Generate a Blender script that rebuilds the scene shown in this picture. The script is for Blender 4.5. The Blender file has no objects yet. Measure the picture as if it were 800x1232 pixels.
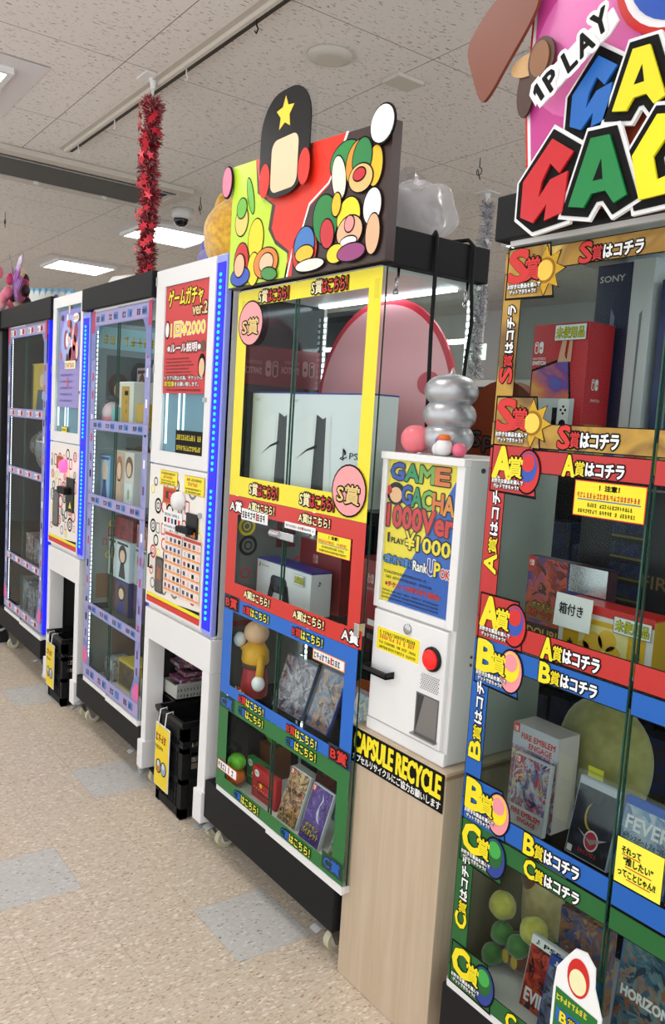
import bpy, math, random
from mathutils import Vector, Matrix
from math import sin, cos, pi, radians
S = bpy.context.scene
COL = S.collection
# ---------------- camera, world, exposure ----------------
cam_d = bpy.data.cameras.new('camera'); cam = bpy.data.objects.new('camera', cam_d); COL.objects.link(cam)
CX, CY, CZ, YAW, PIT, ROL, FPX = 1.6725, -1.343, 1.5442, 0.9373, 0.1071, 0.0616, 984.1
_f = Vector((-sin(YAW)*cos(PIT), cos(YAW)*cos(PIT), -sin(PIT))); _r = Vector((cos(YAW), sin(YAW), 0)); _u = _r.cross(_f)
_r2 = cos(ROL)*_r + sin(ROL)*_u; _u2 = -sin(ROL)*_r + cos(ROL)*_u
cam.matrix_world = Matrix(((_r2.x,_u2.x,-_f.x,CX),(_r2.y,_u2.y,-_f.y,CY),(_r2.z,_u2.z,-_f.z,CZ),(0,0,0,1)))
cam_d.sensor_fit = 'VERTICAL'; cam_d.sensor_height = 36; cam_d.lens = FPX/1232*36; cam_d.clip_start = .02
S.camera = cam
w = bpy.data.worlds.new('world'); S.world = w; w.use_nodes = True
w.node_tree.nodes['Background'].inputs[0].default_value = (.93, .965, 1, 1)
w.node_tree.nodes['Background'].inputs[1].default_value = 1.62
LAMP = 11.0
S.view_settings.view_transform = 'Standard'; S.view_settings.look = 'None'; S.view_settings.exposure = -0.06; S.view_settings.gamma = 1
S.view_settings.use_curve_mapping = False
S.cycles.transparent_max_bounces = 40
S.cycles.sample_clamp_indirect = 4
# ---------------- materials ----------------
def lin(c):
    return tuple(((x/255)/12.92 if x <= 10 else (((x/255)+.055)/1.055)**2.4) for x in c)
MC = {}
def M(c, rough=.5, metal=0, spec=.5):
    k = (c, rough, metal, spec)
    if k in MC: return MC[k]
    m = bpy.data.materials.new('paint_%02x%02x%02x' % c); m.use_nodes = True
    b = m.node_tree.nodes['Principled BSDF']
    b.inputs['Base Color'].default_value = (*lin(c), 1); b.inputs['Roughness'].default_value = rough
    b.inputs['Metallic'].default_value = metal; b.inputs['Specular IOR Level'].default_value = spec
    MC[k] = m; return m
def EM(c, s):
    k = ('e', c, s)
    if k in MC: return MC[k]
    m = bpy.data.materials.new('glow_%02x%02x%02x' % c); m.use_nodes = True
    b = m.node_tree.nodes['Principled BSDF']
    b.inputs['Base Color'].default_value = (*lin(c), 1); b.inputs['Emission Color'].default_value = (*lin(c), 1)
    b.inputs['Emission Strength'].default_value = s
    MC[k] = m; return m
def nodes(name):
    m = bpy.data.materials.new(name); m.use_nodes = True; t = m.node_tree
    return m, t, t.nodes['Principled BSDF']
def N(t, typ, **kw):
    n = t.nodes.new(typ)
    for k, v in kw.items():
        if k.startswith('_'): setattr(n, k[1:], v)
        else: n.inputs[k.replace('0', ' ')].default_value = v
    return n
def ramp(t, stops, const=False):
    r = t.nodes.new('ShaderNodeValToRGB')
    if const: r.color_ramp.interpolation = 'CONSTANT'
    e = r.color_ramp.elements
    while len(e) < len(stops): e.new(.5)
    for el, (p, c) in zip(e, stops):
        el.position = p; el.color = (*lin(c), 1)
    return r
def L(t, a, b): t.links.new(a, b)
def glassmat(name, tint, refl, rough=0.0):
    m, t, b = nodes(name); t.nodes.remove(b)
    tr = t.nodes.new('ShaderNodeBsdfTransparent'); tr.inputs[0].default_value = (*tint, 1)
    gl = t.nodes.new('ShaderNodeBsdfGlossy'); gl.inputs['Roughness'].default_value = rough; gl.inputs[0].default_value = (1,1,1,1)
    fr = t.nodes.new('ShaderNodeFresnel'); fr.inputs[0].default_value = refl
    ge = t.nodes.new('ShaderNodeNewGeometry'); iv = N(t, 'ShaderNodeMath', _operation='SUBTRACT'); iv.inputs[0].default_value = 1; L(t, ge.outputs['Backfacing'], iv.inputs[1])
    ml = N(t, 'ShaderNodeMath', _operation='MULTIPLY'); L(t, fr.outputs[0], ml.inputs[0]); L(t, iv.outputs[0], ml.inputs[1])
    mx = t.nodes.new('ShaderNodeMixShader'); L(t, ml.outputs[0], mx.inputs[0]); L(t, tr.outputs[0], mx.inputs[1]); L(t, gl.outputs[0], mx.inputs[2])
    L(t, mx.outputs[0], t.nodes['Material Output'].inputs[0]); return m
GLASS = glassmat('clear_glass', (.93, .965, .95), 1.13)
GLASSD = glassmat('shade_tinted_glass', (.84,.875,.86), 1.13)  # darker tint stands in for the dimmer light inside the near case
GEDGE = M((25, 70, 55), .15)
def milkmat():
    m, t, b = nodes('milky_polythene'); tr = t.nodes.new('ShaderNodeBsdfTransparent'); mx = t.nodes.new('ShaderNodeMixShader'); mx.inputs[0].default_value = .34
    b.inputs['Base Color'].default_value = (.85,.85,.87,1); b.inputs['Roughness'].default_value = .25; L(t, tr.outputs[0], mx.inputs[1]); L(t, b.outputs[0], mx.inputs[2]); L(t, mx.outputs[0], t.nodes['Material Output'].inputs[0]); return m
FILM = glassmat('cellophane', (.97, .97, .98), 1.6, .12)
ACRYL = glassmat('acrylic', (.96, .97, .97), 1.35, .03)
AC = {}
def art(seed, cs, scale=12, rough=.35):
    k = (seed, tuple(cs), scale)
    if k in AC: return AC[k]
    m, t, b = nodes('printed_art')
    tc = t.nodes.new('ShaderNodeTexCoord'); mp = t.nodes.new('ShaderNodeMapping'); mp.inputs['Location'].default_value = (seed*1.7, seed*.9, seed*2.3)
    L(t, tc.outputs['Object'], mp.inputs[0])
    nz = N(t, 'ShaderNodeTexNoise', Scale=scale, Detail=3.0, Distortion=1.2); L(t, mp.outputs[0], nz.inputs['Vector'])
    n = len(cs); r = ramp(t, [(.3 + .42*i/max(1, n-1), c) for i, c in enumerate(cs)])
    ad = N(t, 'ShaderNodeMix', _data_type='RGBA'); ad.inputs[0].default_value = .10; L(t, mp.outputs[0], ad.inputs[6]); L(t, nz.outputs[1], ad.inputs[7])
    vo = N(t, 'ShaderNodeTexVoronoi', Scale=scale*3.2); L(t, ad.outputs[2], vo.inputs['Vector']); sp = t.nodes.new('ShaderNodeSeparateColor'); L(t, vo.outputs['Color'], sp.inputs[0])
    m1 = N(t, 'ShaderNodeMath', _operation='MULTIPLY_ADD'); L(t, sp.outputs[0], m1.inputs[0]); m1.inputs[1].default_value = .42; m2 = N(t, 'ShaderNodeMath', _operation='MULTIPLY'); L(t, nz.outputs[0], m2.inputs[0]); m2.inputs[1].default_value = .6; L(t, m2.outputs[0], m1.inputs[2])
    L(t, (m1 if scale > 11 else nz).outputs[0], r.inputs[0]); L(t, r.outputs[0], b.inputs['Base Color']); b.inputs['Roughness'].default_value = rough
    AC[k] = m; return m
WHITE = M((232,232,232), .35); OFFW = M((222,220,218), .4); BLK = M((12,12,14), .4, 0, .3); BLKM = M((19,20,22), .6, 0, .25); INK = M((7,7,7), .6, 0, .15); PAPER = M((245,245,245), .5)
RED = M((212,32,26), .35); YEL = M((246,226,20), .35); BLUE = M((0,98,190), .35); GRN = M((18,112,46), .35); CREAM = M((246,240,190), .4)
LYEL = M((246,240,70), .35); STEEL = M((190,190,192), .25, 1.0); GOLD = M((196,152,40), .25, .6); DGOLD = M((150,104,20), .3, .6); PINK = M((240,150,160), .4)
GREY = M((150,150,150), .5); DGREY = M((60,60,62), .5); RUB = M((205,200,170), .4); NAVY = M((22,30,60), .4)
# ---------------- mesh builder ----------------
TXT = {}
def glyphs(s, res=2):
    if s in TXT: return TXT[s]
    cu = bpy.data.curves.new('t', 'FONT'); cu.body = s; cu.resolution_u = res; cu.fill_mode = 'FRONT'
    o = bpy.data.objects.new('t', cu); COL.objects.link(o)
    e = o.evaluated_get(bpy.context.evaluated_depsgraph_get()); me = e.to_mesh()
    v = [(a.co.x, a.co.y) for a in me.vertices]; f = [tuple(p.vertices) for p in me.polygons]
    e.to_mesh_clear(); bpy.data.objects.remove(o); bpy.data.curves.remove(cu)
    ec = {}
    for p in f:
        for i in range(len(p)):
            k = tuple(sorted((p[i], p[(i+1) % len(p)]))); ec[k] = ec.get(k, 0)+1
    be = [k for k, c in ec.items() if c == 1]
    xs = [a[0] for a in v]; ys = [a[1] for a in v]
    TXT[s] = (v, f, be, min(xs), max(xs), min(ys), max(ys)); return TXT[s]
EPS = .0005
class Fr:
    def __init__(s, O, U=(1,0,0), V=(0,0,1)):
        s.O = Vector(O); s.U = Vector(U).normalized(); s.V = Vector(V).normalized(); s.N = s.U.cross(s.V)
    def p(s, u, v, l=0): return s.O + s.U*u + s.V*v + s.N*(l*EPS)
    def d(s, u, v, d): return s.O + s.U*u + s.V*v + s.N*d
    def sub(s, u, v, ang=0):
        a = radians(ang); return Fr(s.O + s.U*u + s.V*v, s.U*cos(a)+s.V*sin(a), s.V*cos(a)-s.U*sin(a))
FRONT = Fr((0,0,0))
def offs(pts, d):
    n = len(pts); ar = sum(pts[i][0]*pts[(i+1) % n][1]-pts[(i+1) % n][0]*pts[i][1] for i in range(n)); sg = 1 if ar > 0 else -1
    out = []
    for i in range(n):
        a, b, c = Vector(pts[i-1]), Vector(pts[i]), Vector(pts[(i+1) % n])
        e1 = (b-a).normalized(); e2 = (c-b).normalized(); n1 = Vector((e1.y, -e1.x))*sg; n2 = Vector((e2.y, -e2.x))*sg
        m = n1+n2; k = d/max(.35, (1+n1.dot(n2)))
        out.append(tuple(b+m*k))
    return out
def ell(cx, cy, rx, ry, n=24, a0=0, a1=360): return [(cx+rx*cos(radians(a0+(a1-a0)*i/n)), cy+ry*sin(radians(a0+(a1-a0)*i/n))) for i in range(n if a1-a0 == 360 else n+1)]
def rrect(u0, v0, u1, v1, r, n=5):
    o = []
    for cx, cy, a in ((u1-r,v0+r,-90),(u1-r,v1-r,0),(u0+r,v1-r,90),(u0+r,v0+r,180)):
        o += [(cx+r*cos(radians(a+90*i/n)), cy+r*sin(radians(a+90*i/n))) for i in range(n+1)]
    return o
def star(cx, cy, r, k=.45, n=5, a=90): return [(cx+(r if i % 2 == 0 else r*k)*cos(radians(a+180*i/n)), cy+(r if i % 2 == 0 else r*k)*sin(radians(a+180*i/n))) for i in range(2*n)]
class MB:
    def __init__(s): s.v = []; s.f = []; s.m = []; s.sm = []; s.mats = []; s.T = None
    def mi(s, m):
        if m not in s.mats: s.mats.append(m)
        return s.mats.index(m)
    def add(s, vs, fs, m, smooth=False):
        b = len(s.v); i = s.mi(m)
        s.v += [(s.T @ Vector(p)) if s.T else Vector(p) for p in vs]
        for f in fs: s.f.append(tuple(b+k for k in f)); s.m.append(i); s.sm.append(smooth)
        return s
    def box(s, x0, x1, y0, y1, z0, z1, m):
        return s.add([(x0,y0,z0),(x1,y0,z0),(x1,y1,z0),(x0,y1,z0),(x0,y0,z1),(x1,y0,z1),(x1,y1,z1),(x0,y1,z1)],
            [(0,3,2,1),(4,5,6,7),(0,1,5,4),(1,2,6,5),(2,3,7,6),(3,0,4,7)], m)
    def lathe(s, cx, cy, prof, m, n=24, axis='z', cz=0):
        vs = []; fs = []
        for r, h in prof:
            for i in range(n):
                a = 2*pi*i/n; p = (r*cos(a), r*sin(a), h)
                vs.append({'z': (cx+p[0], cy+p[1], cz+p[2]), 'x': (cx+p[2], cy+p[0], cz+p[1]), 'y': (cx+p[0], cy+p[2], cz+p[1])}[axis])
        for j in range(len(prof)-1):
            for i in range(n): fs.append((j*n+i, j*n+(i+1) % n, (j+1)*n+(i+1) % n, (j+1)*n+i))
        fs.append(tuple(range(n-1, -1, -1))); fs.append(tuple((len(prof)-1)*n+i for i in range(n)))
        return s.add(vs, fs, m, True)
    def cyl(s, a, b, r, m, n=14, r2=None):
        a = Vector(a); b = Vector(b); d = (b-a).normalized(); t = d.orthogonal().normalized(); q = d.cross(t)
        vs = [a+(t*cos(2*pi*i/n)+q*sin(2*pi*i/n))*r for i in range(n)] + [b+(t*cos(2*pi*i/n)+q*sin(2*pi*i/n))*(r if r2 is None else r2) for i in range(n)]
        s.add(vs, [(i, (i+1) % n, n+(i+1) % n, n+i) for i in range(n)], m, True)
        return s.add([vs[i] for i in range(2*n)], [tuple(range(n-1, -1, -1)), tuple(range(n, 2*n))], m)
    def sph(s, cx, cy, cz, rx, ry, rz, m, n=20, k=12):
        return s.lathe2([(sin(pi*j/k), -cos(pi*j/k)) for j in range(k+1)], cx, cy, cz, rx, ry, rz, m, n)
    def lathe2(s, prof, cx, cy, cz, rx, ry, rz, m, n=20):
        vs = [(cx+rx*max(r, .004)*cos(2*pi*i/n), cy+ry*max(r, .004)*sin(2*pi*i/n), cz+rz*h) for r, h in prof for i in range(n)]
        fs = [(j*n+i, j*n+(i+1) % n, (j+1)*n+(i+1) % n, (j+1)*n+i) for j in range(len(prof)-1) for i in range(n)]
        fs += [tuple(range(n-1, -1, -1)), tuple((len(prof)-1)*n+i for i in range(n))]
        return s.add(vs, fs, m, True)
    def tube(s, pts, r, m, n=8):
        P = [Vector(p) for p in pts]; vs = []; up = None
        for i, p in enumerate(P):
            d = (P[min(i+1, len(P)-1)]-P[max(i-1, 0)]).normalized()
            t = d.orthogonal().normalized() if up is None else (up-d*up.dot(d)).normalized(); up = t; q = d.cross(t)
            vs += [p+(t*cos(2*pi*k/n)+q*sin(2*pi*k/n))*r for k in range(n)]
        fs = [(j*n+i, j*n+(i+1) % n, (j+1)*n+(i+1) % n, (j+1)*n+i) for j in range(len(P)-1) for i in range(n)]
        fs += [tuple(range(n-1, -1, -1)), tuple((len(P)-1)*n+i for i in range(n))]
        return s.add(vs, fs, m, True)
    # flat prints on a frame
    def poly(s, F, pts, m, l=1): return s.add([F.p(u, v, l) for u, v in pts], [tuple(range(len(pts)))], m)
    def rect(s, F, u0, v0, u1, v1, m, l=1): return s.poly(F, [(u0,v0),(u1,v0),(u1,v1),(u0,v1)], m, l)
    def ring(s, F, cx, cy, r0, r1, m, l=1, n=20, ry=1.0):
        vs = [F.p(cx+r*cos(2*pi*i/n), cy+r*ry*sin(2*pi*i/n), l) for r in (r0, r1) for i in range(n)]
        return s.add(vs, [(i, (i+1) % n, n+(i+1) % n, n+i) for i in range(n)], m)
    def frame(s, F, u0, v0, u1, v1, a, m, l=1, b=None, c=None, d=None):
        b = a if b is None else b; c = a if c is None else c; d = a if d is None else d   # left,right,bottom,top widths
        s.rect(F, u0, v0, u0+a, v1, m, l); s.rect(F, u1-b, v0, u1, v1, m, l); s.rect(F, u0+a, v0, u1-b, v0+c, m, l); s.rect(F, u0+a, v1-d, u1-b, v1, m, l); return s
    def prism(s, F, pts, d0, d1, m, mside=None):
        n = len(pts); ar = sum(pts[i][0]*pts[(i+1) % n][1]-pts[(i+1) % n][0]*pts[i][1] for i in range(n))
        if ar < 0: pts = pts[::-1]
        vs = [F.d(u, v, d0) for u, v in pts] + [F.d(u, v, d1) for u, v in pts]
        s.add(vs, [tuple(range(n-1, -1, -1)), tuple(range(n, 2*n))], m)
        return s.add(vs, [(i, (i+1) % n, n+(i+1) % n, n+i) for i in range(n)], mside or m)
    def text(s, F, t, u, v, w, h, m, l=2, out=None, ow=.0, bold=0.0, shear=0, out2=None, ow2=0):
        V, f, be, x0, x1, y0, y1 = glyphs(t); sx = w/(x1-x0); sy = h/(y1-y0)
        P = [(u+(a-x0)*sx+shear*(b-y0)*sy, v+(b-y0)*sy) for a, b in V]
        def stroke(o, mm, ll):
            vs = []; fs = []
            for a, b in be:
                A = Vector(P[a]); B = Vector(P[b]); d = B-A
                if d.length < 1e-7: continue
                d = d.normalized()*o; n = Vector((-d.y, d.x)); k = len(vs); c7 = .7
                jl = ll-.08-.3*((len(vs)*.0618034) % 1)
                vs += [F.p(*q, jl) for q in (A+n, A-d*c7+n*c7, A-d, A-d*c7-n*c7, A-n, B-n, B+d*c7-n*c7, B+d, B+d*c7+n*c7, B+n)]; fs.append(tuple(range(k, k+10)))
            s.add(vs, fs, mm)
        def fill(mm, ll): s.add([F.p(a, b, ll) for a, b in P], f, mm)
        if out2: stroke(ow2, out2, l-2); fill(out2, l-2)
        if out: stroke(ow, out, l-1); fill(out, l-1)
        if bold: stroke(bold, m, l)
        fill(m, l); return s
    def scrib(s, F, u, v, w, h, m, l=2, seed=0, dens=.8):
        rnd = random.Random(seed); x = u; cw = h*.62
        while x < u+w-cw:
            if rnd.random() < .93:
                for k in range(3):
                    vv = v+h*(.05+.3*k)
                    if rnd.random() < dens: s.rect(F, x, vv, x+cw*rnd.uniform(.5, .9), vv+h*.16, m, l)
                xx = x+cw*rnd.uniform(.1, .6); s.rect(F, xx, v, xx+h*.13, v+h*.95, m, l)
            x += cw*1.08
        return s
    def build(s, name, parent=None, bev=0, label=None, cat=None, group=None, kind=None, seg=2):
        me = bpy.data.meshes.new(name)
        if parent is not None:
            r = parent
            while r.parent: r = r.parent
            org = r.location.copy()
        else:
            xs = [p.x for p in s.v]; ys = [p.y for p in s.v]; zs = [p.z for p in s.v]
            org = Vector(((min(xs)+max(xs))/2, (min(ys)+max(ys))/2, min(zs)))
        me.from_pydata([tuple(p-org) for p in s.v], [], s.f)
        for m in s.mats: me.materials.append(m)
        me.polygons.foreach_set('material_index', s.m); me.polygons.foreach_set('use_smooth', s.sm); me.update()
        o = bpy.data.objects.new(name, me); COL.objects.link(o)
        if parent is not None: o.parent = parent
        else: o.location = org
        if bev:
            b = o.modifiers.new('bevel', 'BEVEL'); b.width = bev; b.segments = seg; b.limit_method = 'ANGLE'; b.angle_limit = radians(45)
        tag(o, label, cat, group, kind); return o
def tag(o, label=None, cat=None, group=None, kind=None):
    if label: o['label'] = label
    if cat: o['category'] = cat
    if group: o['group'] = group
    if kind: o['kind'] = kind
    return o
def thing(name, loc, label, cat, group=None):
    o = bpy.data.objects.new(name, None); o.empty_display_size = .1; COL.objects.link(o); o.location = loc
    return tag(o, label, cat, group)
def tilt(px, py, pz, rx=0, rz=0, ry=0):
    return Matrix.Translation((px,py,pz)) @ Matrix.Rotation(radians(rz), 4, 'Z') @ Matrix.Rotation(radians(rx), 4, 'X') @ Matrix.Rotation(radians(ry), 4, 'Y')
def rings(p, F, u0, v0, u1, v1, n, seed, lay=1, dark=False):
    rnd = random.Random(seed); cs = [RED, YEL, INK, M((120,120,120)), M((200,40,60))]; pl = []
    for k in range(n*8):
        if len(pl) >= n: break
        r = rnd.uniform(.016, .036); u = rnd.uniform(u0+r, u1-r); v = rnd.uniform(v0+r, v1-r)
        if any((u-a)**2+(v-b_)**2 < (r+c)**2*.8 for a, b_, c in pl): continue
        pl.append((u, v, r)); c = rnd.choice(cs)
        if rnd.random() < .3:
            p.add([F.p(*q, lay) for q in rrect(u-r*.7,v-r*.9,u+r*.7,v+r*.9,r*.3,3)] + [F.p(*q, lay) for q in rrect(u-r*.5,v-r*.7,u+r*.5,v+r*.7,r*.2,3)], [(i, (i+1) % 16, 16+(i+1) % 16, 16+i) for i in range(16)], c)
        else:
            p.ring(F, u, v, r*.7, r, c, lay)
            if rnd.random() < .5: p.ring(F, u, v, r*.3, r*.45, c, lay)
def sw_icon(q, F, u, v, s, m=PAPER, l=3, flip=False):
    k = -1 if flip else 1
    a = rrect(u, v, u+s*.42, v+s, s*.2, 4); q.poly(F, a, m, l); q.poly(F, offs(a, -s*.08), RED if not flip else M((80,18,22),.4), l+1); q.poly(F, ell(u+s*.2, v+s*.7, s*.09, s*.09, 12), m, l+2)
    q.poly(F, rrect(u+s*.5, v, u+s*.92, v+s, s*.2, 4), m, l); q.poly(F, ell(u+s*.71, v+s*.45, s*.1, s*.1, 12), RED if not flip else M((80,18,22),.4), l+2)
# ---------------- room ----------------
X0, X1, Y0, Y1, ZC = -9.5, 3.2, -4.5, 6.0, 3.0
TX, TY, TOX, TOY = .2915, .2525, -.4905, -.2015
def floormat(name, cols):
    m, t, b = nodes(name)
    tc = t.nodes.new('ShaderNodeTexCoord')
    mp = t.nodes.new('ShaderNodeMapping'); L(t, tc.outputs['Object'], mp.inputs[0])
    nz = N(t, 'ShaderNodeTexNoise', Scale=9.0, Detail=2.0); L(t, mp.outputs[0], nz.inputs['Vector'])
    prev = None
    mixes = []
    for ang, sc in ((20, (230, 100, 1)), (80, (200, 85, 1)), (-40, (300, 120, 1))):
        m2 = t.nodes.new('ShaderNodeMapping'); m2.inputs['Rotation'].default_value = (0, 0, radians(ang)); m2.inputs['Scale'].default_value = sc
        L(t, tc.outputs['Object'], m2.inputs[0])
        vo = N(t, 'ShaderNodeTexVoronoi', Scale=1.0); L(t, m2.outputs[0], vo.inputs['Vector'])
        sp = t.nodes.new('ShaderNodeSeparateColor'); L(t, vo.outputs['Color'], sp.inputs[0]); mixes.append(sp)
    base = ramp(t, cols[0], True); L(t, mixes[0].outputs[0], base.inputs[0])
    prev = base.outputs[0]
    for i, (thr, c) in enumerate(cols[1]):
        mt = N(t, 'ShaderNodeMath', _operation='GREATER_THAN'); L(t, mixes[i % 2+1].outputs[i % 3], mt.inputs[0]); mt.inputs[1].default_value = thr
        mx = N(t, 'ShaderNodeMix', _data_type='RGBA'); L(t, mt.outputs[0], mx.inputs[0]); L(t, prev, mx.inputs[6]); mx.inputs[7].default_value = (*lin(c), 1); prev = mx.outputs[2]
    # joint lines
    sx = t.nodes.new('ShaderNodeSeparateXYZ'); L(t, tc.outputs['Object'], sx.inputs[0])
    g = []
    for out, o0, T in ((0, TOX, TX), (1, TOY, TY)):
        a = N(t, 'ShaderNodeMath', _operation='SUBTRACT'); L(t, sx.outputs[out], a.inputs[0]); a.inputs[1].default_value = o0
        d = N(t, 'ShaderNodeMath', _operation='DIVIDE'); L(t, a.outputs[0], d.inputs[0]); d.inputs[1].default_value = T
        p = N(t, 'ShaderNodeMath', _operation='PINGPONG'); L(t, d.outputs[0], p.inputs[0]); p.inputs[1].default_value = .5
        q = N(t, 'ShaderNodeMath', _operation='LESS_THAN'); L(t, p.outputs[0], q.inputs[0]); q.inputs[1].default_value = .0035; g.append(q)
    mxm = N(t, 'ShaderNodeMath', _operation='MAXIMUM'); L(t, g[0].outputs[0], mxm.inputs[0]); L(t, g[1].outputs[0], mxm.inputs[1])
    ml = N(t, 'ShaderNodeMath', _operation='MULTIPLY'); L(t, mxm.outputs[0], ml.inputs[0]); ml.inputs[1].default_value = .35
    mx = N(t, 'ShaderNodeMix', _data_type='RGBA'); L(t, ml.outputs[0], mx.inputs[0]); L(t, prev, mx.inputs[6]); mx.inputs[7].default_value = (*lin((110,85,70)), 1)
    L(t, mx.outputs[2], b.inputs['Base Color']); b.inputs['Roughness'].default_value = .38; b.inputs['Specular IOR Level'].default_value = .35
    return m
TAN = floormat('speckled_tan_vinyl', ([(0,(207,193,174)),(.3,(213,200,182)),(.55,(200,184,163)),(.75,(209,195,176)),(.9,(194,176,154))], [(.94,(224,212,197)),(.962,(170,138,112)),(.965,(230,220,206))]))
GRT = floormat('speckled_grey_vinyl', ([(0,(197,195,190)),(.35,(203,201,196)),(.65,(191,189,184)),(.85,(200,198,193))], [(.95,(196,196,194)),(.975,(132,132,132)),(.96,(212,212,210))]))
b = MB()
i0 = int((X0-TOX)/TX)-1; i1 = int((X1-TOX)/TX)+1; j0 = int((Y0-TOY)/TY)-1; j1 = int((Y1-TOY)/TY)+1
for i in range(i0, i1):
    for j in range(j0, j1):
        g = (i % 4 == 0 and j % 4 == 0) or (i % 4 == 2 and j % 4 == 2)
        x = TOX+i*TX; y = TOY+j*TY
        b.add([(x,y,0),(x+TX,y,0),(x+TX,y+TY,0),(x,y+TY,0)], [(0,1,2,3)], GRT if g else TAN)
fl = b.build('floor', kind='structure')
for v in fl.data.vertices: v.co += fl.location
fl.location = (0,0,0)
def ceilmat():
    m, t, b = nodes('pitted_ceiling_board'); tc = t.nodes.new('ShaderNodeTexCoord')
    mp = t.nodes.new('ShaderNodeMapping'); mp.inputs['Scale'].default_value = (125, 34, 1); L(t, tc.outputs['Object'], mp.inputs[0])
    nz = N(t, 'ShaderNodeTexNoise', Scale=1.0, Detail=1.0, Distortion=.6); L(t, mp.outputs[0], nz.inputs['Vector'])
    r = ramp(t, [(0, (234,229,225)), (.64, (234,229,225)), (.69, (158,146,138)), (1, (146,134,126))]); L(t, nz.outputs[0], r.inputs[0])
    sx = t.nodes.new('ShaderNodeSeparateXYZ'); L(t, tc.outputs['Object'], sx.inputs[0]); g = []
    for out, T in ((0, .91), (1, .91)):
        d = N(t, 'ShaderNodeMath', _operation='DIVIDE'); L(t, sx.outputs[out], d.inputs[0]); d.inputs[1].default_value = T
        p = N(t, 'ShaderNodeMath', _operation='PINGPONG'); L(t, d.outputs[0], p.inputs[0]); p.inputs[1].default_value = .5
        q = N(t, 'ShaderNodeMath', _operation='LESS_THAN'); L(t, p.outputs[0], q.inputs[0]); q.inputs[1].default_value = .0022; g.append(q)
    mxm = N(t, 'ShaderNodeMath', _operation='MAXIMUM'); L(t, g[0].outputs[0], mxm.inputs[0]); L(t, g[1].outputs[0], mxm.inputs[1])
    mx = N(t, 'ShaderNodeMix', _data_type='RGBA'); L(t, mxm.outputs[0], mx.inputs[0]); L(t, r.outputs[0], mx.inputs[6]); mx.inputs[7].default_value = (*lin((120,108,98)), 1)
    L(t, mx.outputs[2], b.inputs['Base Color']); b.inputs['Roughness'].default_value = .9
    return m
b = MB(); b.box(X0, X1, Y0, Y1, ZC, ZC+.05, ceilmat()); ce = b.build('ceiling', kind='structure')
ce.data.transform(Matrix.Translation(ce.location)); ce.location = (0,0,0)
WALLM = M((205,205,203), .8)
MB().box(X0, X1, Y1, Y1+.1, 0, ZC, WALLM).build('wall_back', kind='structure')
MB().box(X0-.1, X0, Y0, Y1, 0, ZC, WALLM).build('wall_left', kind='structure')
# ceiling lights on a regular grid
LX = [-6.9, -4.72, -2.53, -.34, 1.85]; LY = [-2.8, -.64, 1.53, 3.7]
LBL = {(-2.53,-.64): 'large square ceiling light at the top left, over the aisle', (-4.72,1.53): 'square ceiling light behind the lower end of the red tinsel', (-6.9,1.53): 'square ceiling light to the left of the red tinsel, above the lilac cabinet'}
for x in LX:
    for y in LY:
        if x > 1 and y > 2: continue
        k = (x, y); dirs = {-2.8: 'over the front of the aisle', -.64: 'over the aisle', 1.53: 'behind the machines', 3.7: 'far at the back of the shop'}[y]
        nth = ['farthest', 'second farthest', 'third farthest', 'fourth farthest', 'nearest'][LX.index(x)]
        t = thing('ceiling_light', (x, y, ZC-.03), LBL.get(k, '%s square ceiling light in the row %s' % (nth, dirs)), 'ceiling light', 'square ceiling lights')
        F = Fr((x, y, ZC-.004), (1,0,0), (0,-1,0))
        MB().rect(F, -.42, -.42, .42, .42, M((226,222,224), .6), 0).build('surround_panel', t)
        q = MB()
        for (a0,a1,c0,c1) in ((-.3,.3,-.3,-.275),(-.3,.3,.275,.3),(-.3,-.275,-.275,.275),(.275,.3,-.275,.275)): q.box(x+a0, x+a1, y+c0, y+c1, ZC-.03, ZC-.004, WHITE)
        q.build('frame', t)
        MB().box(x-.274, x+.274, y-.274, y+.274, ZC-.022, ZC-.006, EM((255,252,248), LAMP)).build('diffuser', t)
# ---------------- machines ----------------
def caster(t, x, y, zt, side=-1):
    r = .033; fy = y
    p = MB(); p.box(x-.025, x+.025, fy-.03, fy+.035, zt-.006, zt, STEEL)
    for s in (-1, 1): p.prism(Fr((x+s*.016-(.003 if s<0 else 0), fy, 0), (0,1,0), (0,0,1)), [(-.026,zt-.006),(.034,zt-.006),(.036,r+.006),(.026,r-.010),(.012,r-.008)], 0, .003, STEEL)
    p.cyl((x-.02, fy+.02, r), (x+.02, fy+.02, r), .006, STEEL)
    o = p.build('caster', t)
    q = MB(); q.cyl((x-.012, fy+.02, r), (x+.012, fy+.02, r), r, RUB, 24); q.cyl((x-.0135, fy+.02, r), (x+.0135, fy+.02, r), r*.55, OFFW, 20); q.build('wheel', o)
    q = MB(); q.T = tilt(x, fy-.02, zt-.010, rx=24); q.box(-.018, .018, -.045, .012, -.003, .003, M((150,152,156), .45, .5)); q.build('brake_lever', o, bev=.001)
def leds(t, x, y, z0, z1, col, s, n, ax='z', w=.008, nm='led_strip', house=None, nrm=(0,-1)):
    p = MB()
    if ax == 'z':
        p.box(x-w, x+w, y, y+.003, z0, z1, house or OFFW)
        for i in range(n):
            z = z0+(z1-z0)*(i+.5)/n; h = (z1-z0)/n*.28
            p.box(x-w*.55, x+w*.55, y-.002, y, z-h, z+h, EM(col, s))
    else:
        p.box(x, z0, y-.003, y, z1-w, z1+w, house or OFFW)
    return p.build(nm, t)
LEDW = (235,248,255)
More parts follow.
